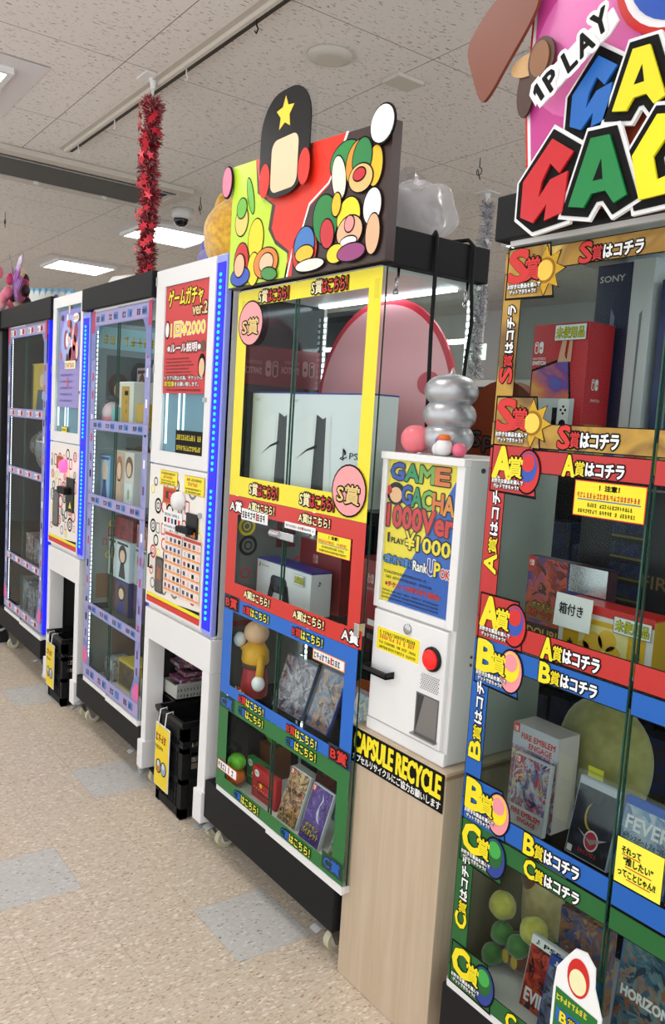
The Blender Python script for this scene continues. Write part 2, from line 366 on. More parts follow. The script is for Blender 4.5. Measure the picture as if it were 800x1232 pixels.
def showcase(label, cat, x0, x1, dep, zb0, zb1, zh, hdr, shelves, split, base, name='display_showcase', group=None, backm=None, led=14, cast=None, hy=-.016, gm=None):
    gm = gm or GLASS
    t = thing(name, ((x0+x1)/2, dep/2, 0), label, cat, group)
    MB().box(base[0], base[1], 0.0, dep, zb0, zb1-.02, BLKM).build('base', t, bev=.004)
    MB().box(x0-.004, x1+.004, .004, dep, zb1-.02, zb1, OFFW).build('bottom_panel', t)
    MB().box(hdr[0], hdr[1], hy, dep+.005, hdr[2], hdr[3], BLKM).build('header', t, bev=.004)
    MB().box(x0+.01, x1-.01, 0, dep-.01, hdr[2]-.012, hdr[2]-.001, OFFW).build('top_rail', t)
    th = .005
    for a, c, y in ((x0, split+.003, .006), (split-.003, x1, 0.0)):
        p = MB(); p.box(a, c, y, y+th, zb1, zh, gm); o = p.build('door_pane', t)
        e = MB(); xe = c if y > 0 else a
        e.box(xe-.0015, xe+.0015, y-.0004, y+th, zb1, zh, GEDGE); e.build('pane_edge', o)
        MB().box(a, c, y-.004, y+th+.002, zb1-.024, zb1-.001, WHITE).build('bottom_rail', o)
    for x in (x0, x1):
        o = MB().box(x-th/2, x+th/2, .013, dep-.01, zb1, zh, gm).build('side_pane', t)
        MB().box(x-th/2, x+th/2, .0115, .013, zb1, zh, GEDGE).build('pane_edge', o)
    MB().box(x0, x1, dep-.009, dep-.004, zb1, zh, backm or GLASS).build('back_pane', t)
    for z in shelves: MB().box(x0+.006, x1-.006, .03, dep-.015, z-.006, z, GLASS if backm is None else GLASS).build('glass_shelf', t, bev=.001)
    for cx in (cast if cast else (base[0]+.09, base[1]-.07)):
        for cy in (.05, dep-.09): caster(t, cx, cy, zb0)
    if led:
        leds(t, x0+.022, dep-.02, zb1+.05, zh-.04, LEDW, 6, led*5)
        leds(t, x1-.022, dep-.02, zb1+.05, zh-.04, LEDW, 6, led*5)
        leds(t, x0+.012, .022, zb1+.05, zh-.04, LEDW, 4, led*5, w=.005)
    return t
def fill_tube(t, x0, x1, y, z, W):     # added glowing tube that brightens the case from under the header
    MB().box(x0, x1, y-.012, y+.012, z-.012, z, EM((230,246,255), W)).build('fill_light_tube', t)
# ---- R: the gold, red, blue and green prize showcase
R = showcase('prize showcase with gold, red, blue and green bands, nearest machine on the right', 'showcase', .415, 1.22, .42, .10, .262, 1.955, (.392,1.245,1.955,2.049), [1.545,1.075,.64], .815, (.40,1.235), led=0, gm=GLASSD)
# ---- M: the yellow, red, blue and green prize showcase
Mx = showcase('prize showcase with yellow, red, blue and green bands under the picture sign', 'showcase', -.745, 0.0, .355, .112, .272, 1.955, (-.762,.02,1.957,2.052), [1.315,.935,.60], -.40, (-.827,-.036), hy=.010, led=16, cast=(-.79,-.11))
C2 = showcase('tall lilac-trimmed figure showcase between the two white ticket machines', 'showcase', -2.115, -1.435, .40, .13, .262, 1.99, (-2.228,-1.42,1.998,2.10), [1.475,1.125,.61], -1.80, (-2.20,-1.415), led=16, cast=(-2.16,-1.5))
C3 = showcase('darker lilac-trimmed figure showcase, farthest to the left', 'showcase', -3.56, -2.79, .42, .15, .285, 2.0, (-3.70,-2.705,2.0,2.112), [1.495,1.15,.625], -3.2, (-3.70,-2.80), led=22, cast=(-3.6,-2.87), backm=M((20,30,34),.3))
for tt, xa, xb, zz in ((Mx,-.70,-.05,1.953),(C2,-2.05,-1.5,1.985)): fill_tube(tt, xa, xb, .30, zz-.004, 7)
fill_tube(C3, -3.5, -2.85, .30, 1.985, 3)
fill_tube(R, .5, 1.15, .32, 1.94, 1.2)
leds(R, .80, .395, .33, 1.92, (255,240,190), 2.0, 90, w=.007); leds(R, .825, .395, .33, 1.92, (255,240,190), 2.0, 90, w=.007)
# inner LED line at the top of the mid case
for tt, xa, xb, y, z in ((Mx,-.72,-.02,.335,1.80),):
    p = MB(); p.box(xa, xb, y, y+.004, z-.008, z+.008, OFFW)
    for i in range(40):
        x = xa+(xb-xa)*(i+.5)/40; p.box(x-.006, x+.006, y-.002, y, z-.006, z+.006, EM(LEDW, 8))
    p.build('led_strip', tt)
def lock(t, x, z, y=-.004):
    p = MB(); p.box(x-.05, x+.075, y-.012, y, z-.012, z+.012, STEEL); p.cyl((x-.05, y-.008, z), (x+.0, y-.008, z), .012, STEEL)
    p.build('door_lock', t, bev=.002, label='chrome cam lock clamped on the pane edge')
lock(Mx, -.40, 1.2)
MB().box(-.012, .008, -.012, .012, .985, 1.02, STEEL).build('glass_clip', Mx, bev=.002)
for y in (.05, .30):
    MB().tube([(.0,y,1.955),(.0,y,1.93),(.008,y-.012,1.925),(.008,y-.012,1.895)], .004, STEEL).lathe(.008, y-.012, [(.006,0),(.008,.004),(.006,.012)], STEEL, 12, 'z', 1.885).build('hanger_hook', Mx)
# left wall of the mid case: dark mirror film with mirror images painted on it
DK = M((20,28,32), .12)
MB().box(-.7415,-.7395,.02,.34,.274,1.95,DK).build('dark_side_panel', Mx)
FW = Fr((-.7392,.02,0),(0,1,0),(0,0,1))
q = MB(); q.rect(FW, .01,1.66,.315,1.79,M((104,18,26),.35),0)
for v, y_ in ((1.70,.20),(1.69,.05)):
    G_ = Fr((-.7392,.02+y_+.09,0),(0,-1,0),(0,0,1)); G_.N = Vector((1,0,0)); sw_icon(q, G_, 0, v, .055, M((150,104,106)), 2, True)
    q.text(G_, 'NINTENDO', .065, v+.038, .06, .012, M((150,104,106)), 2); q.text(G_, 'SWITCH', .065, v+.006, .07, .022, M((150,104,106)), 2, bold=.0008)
q.build('red_box_reflection', Mx, label='painted reflection of dark red boxes with reversed pale lettering')
q = MB(); q.rect(FW, .0,.938,.318,1.236,M((112,116,116),.4),0); rings(q, FW, .01,.95,.31,1.22,13,77); q.rect(FW, .17,1.10,.25,1.236,M((90,24,30)),3); q.build('circle_print_or_reflection', Mx)  # circle-patterned machine painted as a reflection in the film
q = MB(); q.rect(FW, .0,.603,.318,.897,M((96,96,92),.4),0); q.rect(FW, .0,.83,.318,.85,M((130,40,40)),1); q.build('grey_reflection', Mx)  # grey reflection painted on the film
FC = Fr((-2.1105,.02,0),(0,1,0),(0,0,1)); q = MB(); rnd = random.Random(13)  # reflection of a machine painted on the left pane in muted colours
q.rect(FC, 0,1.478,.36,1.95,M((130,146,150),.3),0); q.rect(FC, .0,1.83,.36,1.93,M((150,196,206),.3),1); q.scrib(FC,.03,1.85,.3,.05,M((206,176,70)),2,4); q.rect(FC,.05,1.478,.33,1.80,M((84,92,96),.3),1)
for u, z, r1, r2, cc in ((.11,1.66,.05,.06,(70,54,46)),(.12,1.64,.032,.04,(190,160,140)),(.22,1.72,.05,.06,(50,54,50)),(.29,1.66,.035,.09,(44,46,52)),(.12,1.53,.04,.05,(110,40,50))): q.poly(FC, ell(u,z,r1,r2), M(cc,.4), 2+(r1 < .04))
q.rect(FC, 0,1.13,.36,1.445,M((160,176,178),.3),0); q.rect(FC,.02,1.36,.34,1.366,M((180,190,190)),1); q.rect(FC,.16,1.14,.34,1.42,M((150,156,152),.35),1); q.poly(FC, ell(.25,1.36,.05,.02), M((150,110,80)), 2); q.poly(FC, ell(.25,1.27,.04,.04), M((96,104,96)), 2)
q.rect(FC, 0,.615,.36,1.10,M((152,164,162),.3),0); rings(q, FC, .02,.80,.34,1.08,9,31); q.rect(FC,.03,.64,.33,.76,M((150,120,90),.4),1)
q.rect(FC, 0,.266,.36,.585,M((124,130,122),.3),0); q.rect(FC,.12,.30,.30,.50,M((120,100,84),.4),1); q.build('side_print_or_reflection', C2)
# blue light edges on the lilac cases
def blueled(t, x0, x1, z0, z1, n, y=-.002, gap=None):
    MB().box(x0, x1, y, y+.03, z0, z1, EM((16,16,225), .75)).build('light_panel', t)
    for a, b_ in ([(z0+.03, gap[0]), (gap[1], z1-.03)] if gap else [(z0+.02, z1-.02)]):
        p = MB(); k = max(3, int(.52*n*(b_-a)/(z1-z0))); xc = (x0+x1)/2; ww = (x1-x0)*.22
        for i in range(k):
            z = a+(b_-a)*(i+.5)/k; p.prism(Fr((0,y,0)), ell(xc,z,.0075,.0062,10), 0, .003, EM((20,160,255), 2.3))
        p.build('led_strip', t, label='row of bright blue light points')
MB().box(-1.43, -1.418, .02, .05, .28, 1.99, EM((25,25,220), .9)).build('blue_light_strip', C2)
MB().box(-2.785, -2.768, .0, .03, .30, 1.995, EM((25,30,225), 1.0)).build('blue_light_strip', C3)

# ---- prize bands
def band(F, p, x0, x1, z0, z1, m, l=1): p.rect(F, x0, z0, x1, z1, m, l)
FR = Fr((0,-.0012,0))
def kochira(p, u, v, w, h, letter, c1, c2, F=FR, rest=None):
    ow = h*.11
    p.text(F, letter, u, v, w*.19, h, c1, 4, INK, ow, h*.05)
    p.text(F, '賞', u+w*.2, v+h*.04, w*.16, h*.72, c2, 4, INK, ow*.8, h*.010)
    p.text(F, 'はコチラ', u+w*.385, v+h*.10, w*.6, h*.62, rest or PAPER, 4, INK, ow*.9, h*.03)
GSTRIP = art(3, [(112,78,16),(188,146,46),(148,108,24),(222,190,96)], 5, .3)
REDG = M((188,34,30), .3); BLUG = M((0,92,182), .3); GRNG = M((14,96,40), .3)
def rcorner(x, z, w, h, mbg, letter, lc, kc, badge, nm):
    p = MB(); p.poly(FR, [(x,z+h),(x,z),(x+w*.93,z-.005),(x+w*.80,z+h)], INK, 2); p.poly(FR, [(x+.004,z+h-.004),(x+.004,z+.004),(x+w*.90,z+.001),(x+w*.78,z+h-.004)], mbg, 3)
    bx, bz = x+w*.74, z+h*.48
    badge(p, bx, bz, h)
    p.text(FR, letter, x+.01, z+h*.32, w*.34, h*.6, lc, 8, INK, .005, .004)
    p.text(FR, '賞', x+w*.37, z+h*.33, w*.27, h*.42, kc, 8, INK, .004, .001)
    p.text(FR, 'お好きな景品を選んで', x+.008, z+h*.2, w*.62, h*.085, PAPER, 8, INK, .0015, .0004); p.text(FR, 'ゲットできちゃう!!', x+.014, z+h*.09, w*.5, h*.085, PAPER, 8, INK, .0015, .0004)
    return p.build('corner_sticker', R, label=nm)
def bstar(p, bx, bz, h):
    p.poly(FR, star(bx, bz, h*.5, .55, 8), INK, 4); p.poly(FR, star(bx, bz, h*.46, .58, 8), GOLD, 5); p.poly(FR, ell(bx, bz, h*.24, h*.24), DGOLD, 6); p.poly(FR, ell(bx, bz, h*.19, h*.19), M((236,196,80),.2,.5), 7)
def bdisc(*cs):
    def f(p, bx, bz, h):
        p.poly(FR, ell(bx, bz, h*.33, h*.46), INK, 4)
        n = len(cs)
        for i, c in enumerate(cs): p.poly(FR, ell(bx, bz+h*.09*i-.0*h, h*(.29-.06*i), h*(.42-.12*i)), c, 5+i)
    return f
def rlevel(nm, za, zb, zc, zd, m, vx=.470):   # za bottom..zb inner bottom..zc inner top..zd top
    p = MB(); xs = [(.418,.812),(.822,1.216)]
    for k, (a, c) in enumerate(xs):
        band(FR, p, a, c, za, zb, INK, 0); band(FR, p, a, c, za+.002, zb-.002, m); band(FR, p, a, c, zc, zd, INK, 0); band(FR, p, a, c, zc+.002, zd-.002, m)
        if k == 0: band(FR, p, a, vx, zb, zc, INK, 0); band(FR, p, a+.002, vx-.002, zb, zc, m)
        else: band(FR, p, c-.05, c, zb, zc, INK, 0); band(FR, p, c-.048, c-.002, zb, zc, m)
    return p
def vert(p, z0, z1, letter, c1, c2):
    F = Fr((.462,-.0012,z0), (0,0,1), (-1,0,0)); h = .034; ln = z1-z0
    kochira(p, 0, 0, ln, h, letter, c1, c2, F)
for nm, lt, za, zb, zc, zd, m, c1, c2, bd, tops, bots in (
    ('gold_prize_border','S',1.519,1.571,1.884,1.930,GSTRIP,RED,RED,bstar,(.612,1.886),(.60,1.524)),
    ('red_prize_border','A',1.089,1.140,1.468,1.516,REDG,YEL,YEL,bdisc(RED,M((40,80,180),.4),RED),(.618,1.470),(.606,1.092)),
    ('blue_prize_border','B',.664,.714,1.039,1.087,BLUG,YEL,YEL,bdisc(PINK,YEL,PINK),(.606,1.042),(.606,.667)),
    ('green_prize_border','C',.262,.305,.616,.662,GRNG,YEL,YEL,bdisc(M((30,60,150),.4),GRNG,M((60,170,70),.4)),(.612,.619),(.60,.264))):
    p = rlevel(nm, za, zb, zc, zd, m)
    for dx in (0, .404):
        kochira(p, tops[0]+dx, tops[1], .142, zd-zc-.008, lt, c1, c2); kochira(p, bots[0]+dx, bots[1], .142, zb-za-.008, lt, c1, c2)
    vert(p, zb+.10, zc-.01 if lt != 'C' else zc-.03, lt, c1, c2) if lt != 'S' else vert(p, 1.655, 1.82, lt, c1, c2)
    p.build(nm, R)
    hs = {'S':.108,'A':.105,'B':.108,'C':.105}[lt]
    for zz, wh in ((zd-hs+.008, 'upper'), (za, 'lower')):
        rcorner(.424, zz, .142, hs, {'S':GSTRIP,'A':REDG,'B':BLUG,'C':GRNG}[lt], lt, c1, c2, bd, '%s corner sticker with prize letter %s' % (wh, lt))
# notices taped on R
def notice(t, F, u0, v0, u1, v1, seed, head='！注意！', nm='notice_sticker'):
    p = MB(); w = u1-u0; h = v1-v0
    p.rect(F, u0, v0, u1, v1, RED, 4); p.rect(F, u0+.002, v0+.002, u1-.002, v1-.002, YEL, 5)
    p.text(F, head, u0+w*.36, v0+h*.76, w*.28, h*.15, INK, 6, bold=.0006)
    p.scrib(F, u0+w*.05, v0+h*.52, w*.9, h*.16, RED, 6, seed); p.rect(F, u0+w*.06, v0+h*.46, u1-w*.06, v0+h*.49, M((40,90,190)), 6)
    p.scrib(F, u0+w*.14, v0+h*.28, w*.72, h*.12, INK, 6, seed+1); p.scrib(F, u0+w*.08, v0+h*.1, w*.84, h*.12, INK, 6, seed+2)
    return p.build(nm, t, label='yellow notice sticker with red and black writing')
notice(R, FR, .651, 1.395, .811, 1.465, 1)
p = MB(); p.rect(FR, .823, .716, .922, .806, INK, 5); p.rect(FR, .824, .717, .921, .805, LYEL, 6)
p.text(FR, 'それって', .835, .778, .04, .013, INK, 7, bold=.0006); p.text(FR, '“推したい”', .84, .757, .062, .016, INK, 7, bold=.0006); p.text(FR, 'ってことじゃん!!', .831, .733, .078, .014, INK, 7, bold=.0006)
for v, a, c in ((.774,.836,.875),(.752,.845,.9),(.729,.85,.9)): p.rect(FR, a, v, c, v+.002, RED, 7)
p.build('note_sticker', R, label='yellow note sticker with black writing underlined in red')
# promotional standee board fixed on the lower right of R
F2 = Fr((0,-.012,0)); p = MB()
sh = [(.722,.20),(.722,.44),(.726,.485),(.748,.52),(.765,.545),(.79,.55),(.812,.53),(.815,.49),(.836,.44),(.836,.20)]
p.prism(F2, sh, 0, .004, PAPER); F3 = Fr((0,-.0165,0))
p.poly(F3, offs(sh[:4]+sh[4:], -.006)[:0] or [(.729,.30),(.729,.445),(.829,.435),(.829,.30)], GRN, 1); p.poly(F3, ell(.778,.49,.026,.04), RED, 1); p.poly(F3, ell(.778,.482,.02,.026), CREAM, 2)
p.rect(F3, .735, .375, .823, .405, BLUE, 2); p.text(F3, 'B', .745, .379, .016, .022, YEL, 4, INK, .002, .001); p.text(F3, '賞', .765, .379, .018, .02, YEL, 4, INK, .002)
p.text(F3, 'C', .742, .335, .02, .024, YEL, 4, INK, .002, .001); p.text(F3, '賞', .763, .335, .018, .02, YEL, 4, INK, .002)
p.poly(F3, [(.79,.30),(.808,.30),(.808,.355),(.82,.352),(.802,.385),(.782,.357),(.79,.356)], RED, 5); p.scrib(F3, .733, .42, .092, .014, LYEL, 3, 5)
tag(p.build('standee_board'), 'small white-edged standee board with red arrow, fixed low on the near showcase door', 'sign')

# ---- mid case prize bands
FM = Fr((0,-.0012,0)); XM0, XM1, XI0, XI1 = -.745, 0.0, -.683, -.054
def mtext(p, u, v, w, h, lt, c1, c2):
    p.text(FM, lt+'賞', u, v, w*.30, h, c1, 6, INK, h*.13, h*.02); p.text(FM, 'はこちら！', u+w*.31, v, w*.69, h*.95, c2, 6, INK, h*.13, h*.025)
MY = M((238,222,22), .3); MR = M((206,38,26), .3); MB_ = M((0,100,200), .3); MG = M((18,110,48), .3)
PY = M((250,246,190), .4)
for nm, lt, za, zb, zc, zd, m, c1, c2, tags in (
    ('yellow_prize_border','S',1.289,1.354,1.903,1.952,MY,M((250,240,190)),RED,()),
    ('red_prize_border','A',.947,.998,1.238,1.288,MR,PY,PY,(('A',PAPER,INK,-.743,1.228),('A',PAPER,INK,-.085,.95))),
    ('blue_prize_border','B',.607,.645,.898,.946,MB_,RED,LYEL,(('B',RED,NAVY,-.741,.902),('B',RED,NAVY,-.102,.605))),
    ('green_prize_border','C',.272,.316,.556,.606,MG,BLUE,LYEL,(('C',BLUE,M((8,70,34)),-.741,.556),('C',BLUE,M((8,70,34)),-.102,.285)))):
    p = MB(); p.frame(FM, XM0, za, XM1, zd, XI0-XM0, m, 1, XM1-XI1, zb-za, zd-zc)
    for u in (-.612, -.318):
        w_ = .172 if lt == 'S' else .158; h_ = .038 if lt == 'S' else .027
        mtext(p, u, zd-.044 if lt == 'S' else zd-.036, w_, h_, lt, c1, c2); mtext(p, u, zb-.052 if lt == 'S' else (zb-.036), w_, h_, lt, c1, c2)
    if lt == 'S': [p.rect(FM, a, zc-.03, c, zc+.02, M((222,206,20),.3), 2) for a, c in ((-.72,-.70),(-.03,-.01))]
    for (tl, tc, tb, u, v) in tags:
        p.poly(FM, [(u,v),(u+.1,v),(u+.1,v+.05),(u,v+.05)], tb if lt != 'A' or u > -.5 and 0 else {'A':MR}.get(lt, tb), 3); p.text(FM, tl+'賞', u+.012, v+.008, .076, .034, tc, 6, INK if lt != 'C' else NAVY, .0055, .001)
    p.build(nm, Mx)
for cx, cz, s in ((-.655,1.848,1),(-.082,1.367,-1)):
    p = MB(); r = .078
    p.poly(FM, ell(cx,cz,r,r*.93), INK, 7); p.poly(FM, ell(cx,cz,r-.005,r*.93-.005), M((244,158,160),.35), 8)
    p.text(FM, 'S賞', cx-.05, cz-.035, .1, .05, M((226,196,120),.35), 10, INK, .0055, .0012)
    p.build('round_badge', Mx, label='round pink badge lettered S prize')
def labelstrip(u0, v0, u1, v1, seed, edge=None):
    p = MB(); p.rect(FM, u0, v0, u1, v1, edge or PAPER, 4); p.rect(FM, u0+.004, v0+.003, u1-.004, v1-.003, PAPER, 5); p.scrib(FM, u0+.008, v0+.006, (u1-u0)*.55, v1-v0-.012, INK, 6, seed); 
    p.scrib(FM, u0+(u1-u0)*.62, v0+.006, (u1-u0)*.33, v1-v0-.012, INK, 6, seed+9); p.rect(FM, u0+(u1-u0)*.57, v0+.006, u0+(u1-u0)*.62, v1-.006, RED, 6); p.build('label_strip', Mx)
labelstrip(-.655,1.216,-.49,1.253,3); labelstrip(-.392,1.224,-.228,1.244,4); labelstrip(-.205,.868,-.05,.90,5,M((240,150,60))); labelstrip(-.735,.335,-.60,.37,6,M((210,60,40)))
notice(Mx, FM, -.218, 1.178, -.058, 1.238, 21)
# ---- lilac bands on the figure cases
LIL = M((132,130,192), .35); LILD = M((118,126,186), .35); PNK = M((226,96,156), .4)
FL = Fr((0,-.0012,0))
def lilac(t, x0, x1, bands, col2, sw, motif, seed):
    rnd = random.Random(seed)
    for i, (z0, z1) in enumerate(bands):
        p = MB(); p.rect(FL, x0, z0, x1, z1, LILD, 1); p.rect(FL, x0+.004, z0+.004, x1-.004, z1-.004, art(seed, [(140,146,200),(160,154,200),(176,150,190)], 6), 2)
        for k in range(4):
            xx = x0+(x1-x0)*(.08+.23*k); hh = (z1-z0)*.44; zz = z0+(z1-z0)*.28
            if motif: p.rect(FL, xx-.005, zz-.003, xx+.108, zz+hh+.003, PAPER, 3)
            p.scrib(FL, xx, zz, .05, hh, INK, 4, seed+k, .9); p.rect(FL, xx+.055, zz-.002, xx+.10, zz+hh+.002, col2, 4); p.scrib(FL, xx+.058, zz+.003, .04, hh*.7, INK, 5, k)
        p.build('trim_band', t)
    for a, c in ((x0, x0+sw), (x1-sw, x1)):
        p = MB(); p.rect(FL, a, bands[-1][0], c, bands[0][1], art(seed+1, [(116,122,180),(150,150,204),(134,140,194)], 9), 0)
        z = bands[-1][0]+.1
        while z < bands[0][1]-.06:
            p.rect(FL, a+sw*.3, z, a+sw*.62, z+.035, rnd.choice([INK, M((190,60,70)), PAPER, M((90,60,110))]), 1); z += rnd.uniform(.07, .13)
        p.build('side_trim', t)
    for a, k in ((x0, 1), (x1, -1)):
        p = MB(); z = bands[-1][1]
        p.poly(FL, [(a,z),(a+k*.085,z),(a+k*.085,z+.03),(a+k*.05,z+.10),(a,z+.12)][::k], LILD, 3); p.poly(FL, [(a,z+.005),(a+k*.06,z+.005),(a+k*.06,z+.05),(a+k*.03,z+.08),(a,z+.08)][::k], PNK, 4); p.build('corner_trim', t)
        z = bands[0][0]
        p = MB(); p.poly(FL, [(a,z),(a+k*.09,z),(a+k*.05,z-.05),(a+k*.05,z-.14),(a,z-.16)][::-k], LILD, 3); p.rect(FL, min(a,a+k*.035), z-.03, max(a,a+k*.035), z+.07, M((190,40,90)), 4); p.build('corner_trim', t)
lilac(C2, -2.113, -1.437, [(1.92,1.985),(1.45,1.498),(1.103,1.155),(.59,.64),(.268,.335)], M((70,120,190)), .055, False, 31)
lilac(C3, -3.555, -2.795, [(1.93,1.99),(1.47,1.522),(1.132,1.178),(.61,.655),(.30,.352)], M((190,50,60)), .05, True, 47)
# ---------------- white ticket machines ----------------
def ticket_machine(label, x0, x1, xl0, xl1, poster, lower, ztop, zw, seed, zcross):
    dep = .42; t = thing('ticket_machine', ((x0+xl1)/2, dep/2, 0), label, 'ticket machine')
    z0 = zcross+.145; zs = zw[0]-.05      # body bottom; split between window door and lower door
    far = x0 < -2; xs = -2.208 if far else xl1; ct = 1.994 if far else ztop-.002
    MB().box(x0, xl0+.004 if far else xl1, .012, dep, z0-.02, ztop, OFFW).build('body', t, bev=.006)
    F = Fr((0,-.001,0))
    # window door: frame around a lit window
    wx0, wx1, wz0, wz1 = zw[2], zw[3], zw[0], zw[1]
    p = MB(); p.box(x0+.006, wx0, -.004, .012, zs, ztop-.004, WHITE); p.box(wx1, xl0-.004, -.004, .012, zs, ztop-.004, WHITE); p.box(wx0, wx1, -.004, .012, wz1, ztop-.004, WHITE); p.box(wx0, wx1, -.004, .012, zs, wz0, WHITE)
    d = p.build('window_door', t)
    MB().box(wx0, wx1, .0105, .0118, wz0, wz1, M((110,150,176),.25)).build('window_backing', d)
    q = MB()
    for (xx, mm) in ((wx0+.02, 3),(wx0+.13, 1.6),(wx0+.17, 1.2)):
        for k in range(26): q.box(xx, xx+.012, .008, .0104, wz0+.03+k*.0085, wz0+.036+k*.0085, EM(LEDW, mm))
    q.build('led_strip', d)
    MB().box(wx0, wx1, .002, .005, wz0, wz1, GLASS).build('window_glass', d)
    q = MB(); q.cyl((wx1+.012, -.004, wz0+.2), (wx1+.012, -.014, wz0+.2), .009, STEEL); q.build('door_lock', d)
    for zz in (ztop-.06, wz0+.3, zs+.05): MB().box(x0+.002, x0+.012, -.007, -.003, zz, zz+.035, STEEL).build('hinge', d)
    # lower door
    p = MB(); p.box(x0+.006, xl0-.004, -.004, .012, z0, zs-.006, WHITE); d2 = p.build('lower_door', t, bev=.002)
    Fl = Fr((0,-.0045,0)); p = MB(); p.rect(Fl, x0+.02, z0+.012, xl0-.012, zs-.02, M((238,234,226),.3), 0)
    rings(p, Fl, x0+.025, z0+.06, xl0-.015, zs-.03, 46, seed)
    p.rect(Fl, x0+.02, z0+.034, xl0-.012, z0+.05, YEL, 2); p.rect(Fl, x0+.02, z0+.012, xl0-.012, z0+.036, RED, 2)
    p.poly(Fl, [(xl0-.2,z0+.05),(xl0-.012,z0+.05),(xl0-.012,z0+.062)], INK, 3); p.build('circle_print_or_reflection', d2)
    lower(t, d2, Fl)
    poster(t, Fr((0,.0013,0)))
    # right light column
    MB().box(xl0, xl1, -.002, .03, z0-.01, ct, M((150,160,235),.3)).build('light_column', t, bev=.004)
    blueled(t, xl0+.006, xl1-.008, z0+.01, ct-.028, 118, -.0045, gap=(z0+.515, z0+.57))
    # stand
    z1 = z0-.02
    p = MB(); p.box(x0, xs, .0, dep, zcross, z1, WHITE); p.build('stand_beam', t, bev=.003)
    for xx, ww in ((x0, .042), (xs-.055, .055)):
        for (ya, yb) in ((0.0, .075), (.36, .42)):
            o = MB().box(xx, xx+ww, ya, yb, .085, zcross, WHITE).build('leg', t, bev=.003)
        MB().box(xx-.004, xx+ww+.004, -.012, .06, .085, .20, WHITE).build('foot_plate', t, bev=.003)
    MB().box(x0, x0+.006, .075, .36, .20, zcross, M((34,34,36),.5)).build('gap_shade_sheet', t)  # dark sheet added to make the gap below the stand look shaded
    if x0 > -2: MB().box(x0+.007, -1.277, .09, .38, .378, .388, M((34,34,36),.5)).build('stand_shelf', t)
    if x0 < -2: MB().box(x0+.042, xs-.055, .40, .415, .085, zcross, DGREY).build('back_panel', t)
    for xx in (x0+.022, xs-.03):
        for y in (.05, .36): caster(t, xx, y, .085)
    return t
def lower1(t, d, F):
    p = MB()
    for (u0, v0, u1, v1, s) in ((-1.292,1.272,-1.138,1.328,1),(-1.08,1.257,-.918,1.325,2)):
        p.rect(F, u0, v0, u1, v1, M((200,150,20)), 4); p.rect(F, u0+.002, v0+.002, u1-.002, v1-.002, YEL, 5); h = v1-v0
        p.scrib(F, u0+.008, v0+h*.72, (u1-u0)*.85, h*.16, INK, 6, s); p.scrib(F, u0+.03, v0+h*.45, (u1-u0)*.55, h*.22, RED, 6, s+3); p.scrib(F, u0+.012, v0+h*.24, (u1-u0)*.8, h*.12, INK, 6, s+5); p.scrib(F, u0+.012, v0+h*.07, (u1-u0)*.8, h*.12, INK, 6, s+6)
    p.build('yellow_notice', d)
    p = MB(); p.rect(F, -1.263, 1.202, -1.148, 1.266, M((206,120,30)), 4); p.rect(F, -1.258, 1.207, -1.153, 1.261, M((190,60,20)), 5); p.rect(F, -1.235, 1.222, -1.175, 1.25, M((60,6,4)), 6); p.text(F, '15', -1.205, 1.226, .022, .02, EM((255,50,30), 3), 7)
    p.build('count_display', d)
    MB().lathe(-1.10, -.006, [(.036,0),(.036,-.012),(.03,-.03),(.012,-.036)], WHITE, 24, 'y', 1.225).build('push_button', d)
    p = MB(); p.box(-1.045, -.955, -.012, -.005, 1.10, 1.19, BLK); o = p.build('ticket_slot', d, bev=.002); MB().box(-1.075, -.975, -.04, -.010, 1.115, 1.138, BLKM).build('slot_lip', o, bev=.004); MB().box(-1.0, -.965, -.0135, -.012, 1.105, 1.125, M((200,110,30))).build('slot_label', o)
    p = MB(); p.rect(F, -1.25, 1.105, -1.085, 1.178, PAPER, 4)
    for k in range(5): p.rect(F, -1.24+k*.03, 1.13, -1.222+k*.03, 1.15, [INK, RED, M((60,90,170)), INK, RED][k], 5)
    p.scrib(F, -1.24, 1.156, .14, .012, INK, 5, 3); p.scrib(F, -1.24, 1.112, .14, .01, INK, 5, 4); p.build('prize_card', d)
    p = MB(); rnd = random.Random(8)
    p.rect(F, -1.23, .862, -1.078, 1.098, M((236,210,200),.4), 5); p.rect(F, -1.072, .862, -.923, 1.098, M((236,210,200),.4), 5)
    for c0 in (-1.226, -1.068):
        p.rect(F, c0, 1.083, c0+.143, 1.094, M((200,60,50)), 6)
        for r_ in range(6):
            for k in range(4):
                u = c0+.002+k*.036; v = .868+r_*.036
                p.rect(F, u, v+.011, u+.032, v+.031, PAPER, 6); p.rect(F, u+.006, v+.013, u+.026, v+.029, rnd.choice([INK, M((90,90,96)), M((170,50,60)), M((60,70,120)), M((210,200,190)), M((240,200,190))]), 7); p.rect(F, u, v+.002, u+.032, v+.010, M((236,150,60)), 6)
    p.build('prize_list_sheet', d)
    p = MB(); p.poly(F, rrect(-1.31,.842,-1.232,.985,.012), M((40,40,42),.3), 4); p.poly(F, rrect(-1.30,.85,-1.242,.975,.01), M((90,84,80),.2), 5); p.poly(F, [(-1.29,.90),(-1.252,.892),(-1.252,.94),(-1.29,.95)], M((150,90,60)), 6)
    p.build('coin_return_window', d)
    MB().tube([(-1.345,-.006,.93),(-1.345,-.02,.935),(-1.345,-.02,.985),(-1.345,-.006,.99)], .004, BLK).build('pull_handle', d)
    MB().cyl((-.94,-.005,1.19),(-.94,-.013,1.19), .01, STEEL).build('door_lock', d)
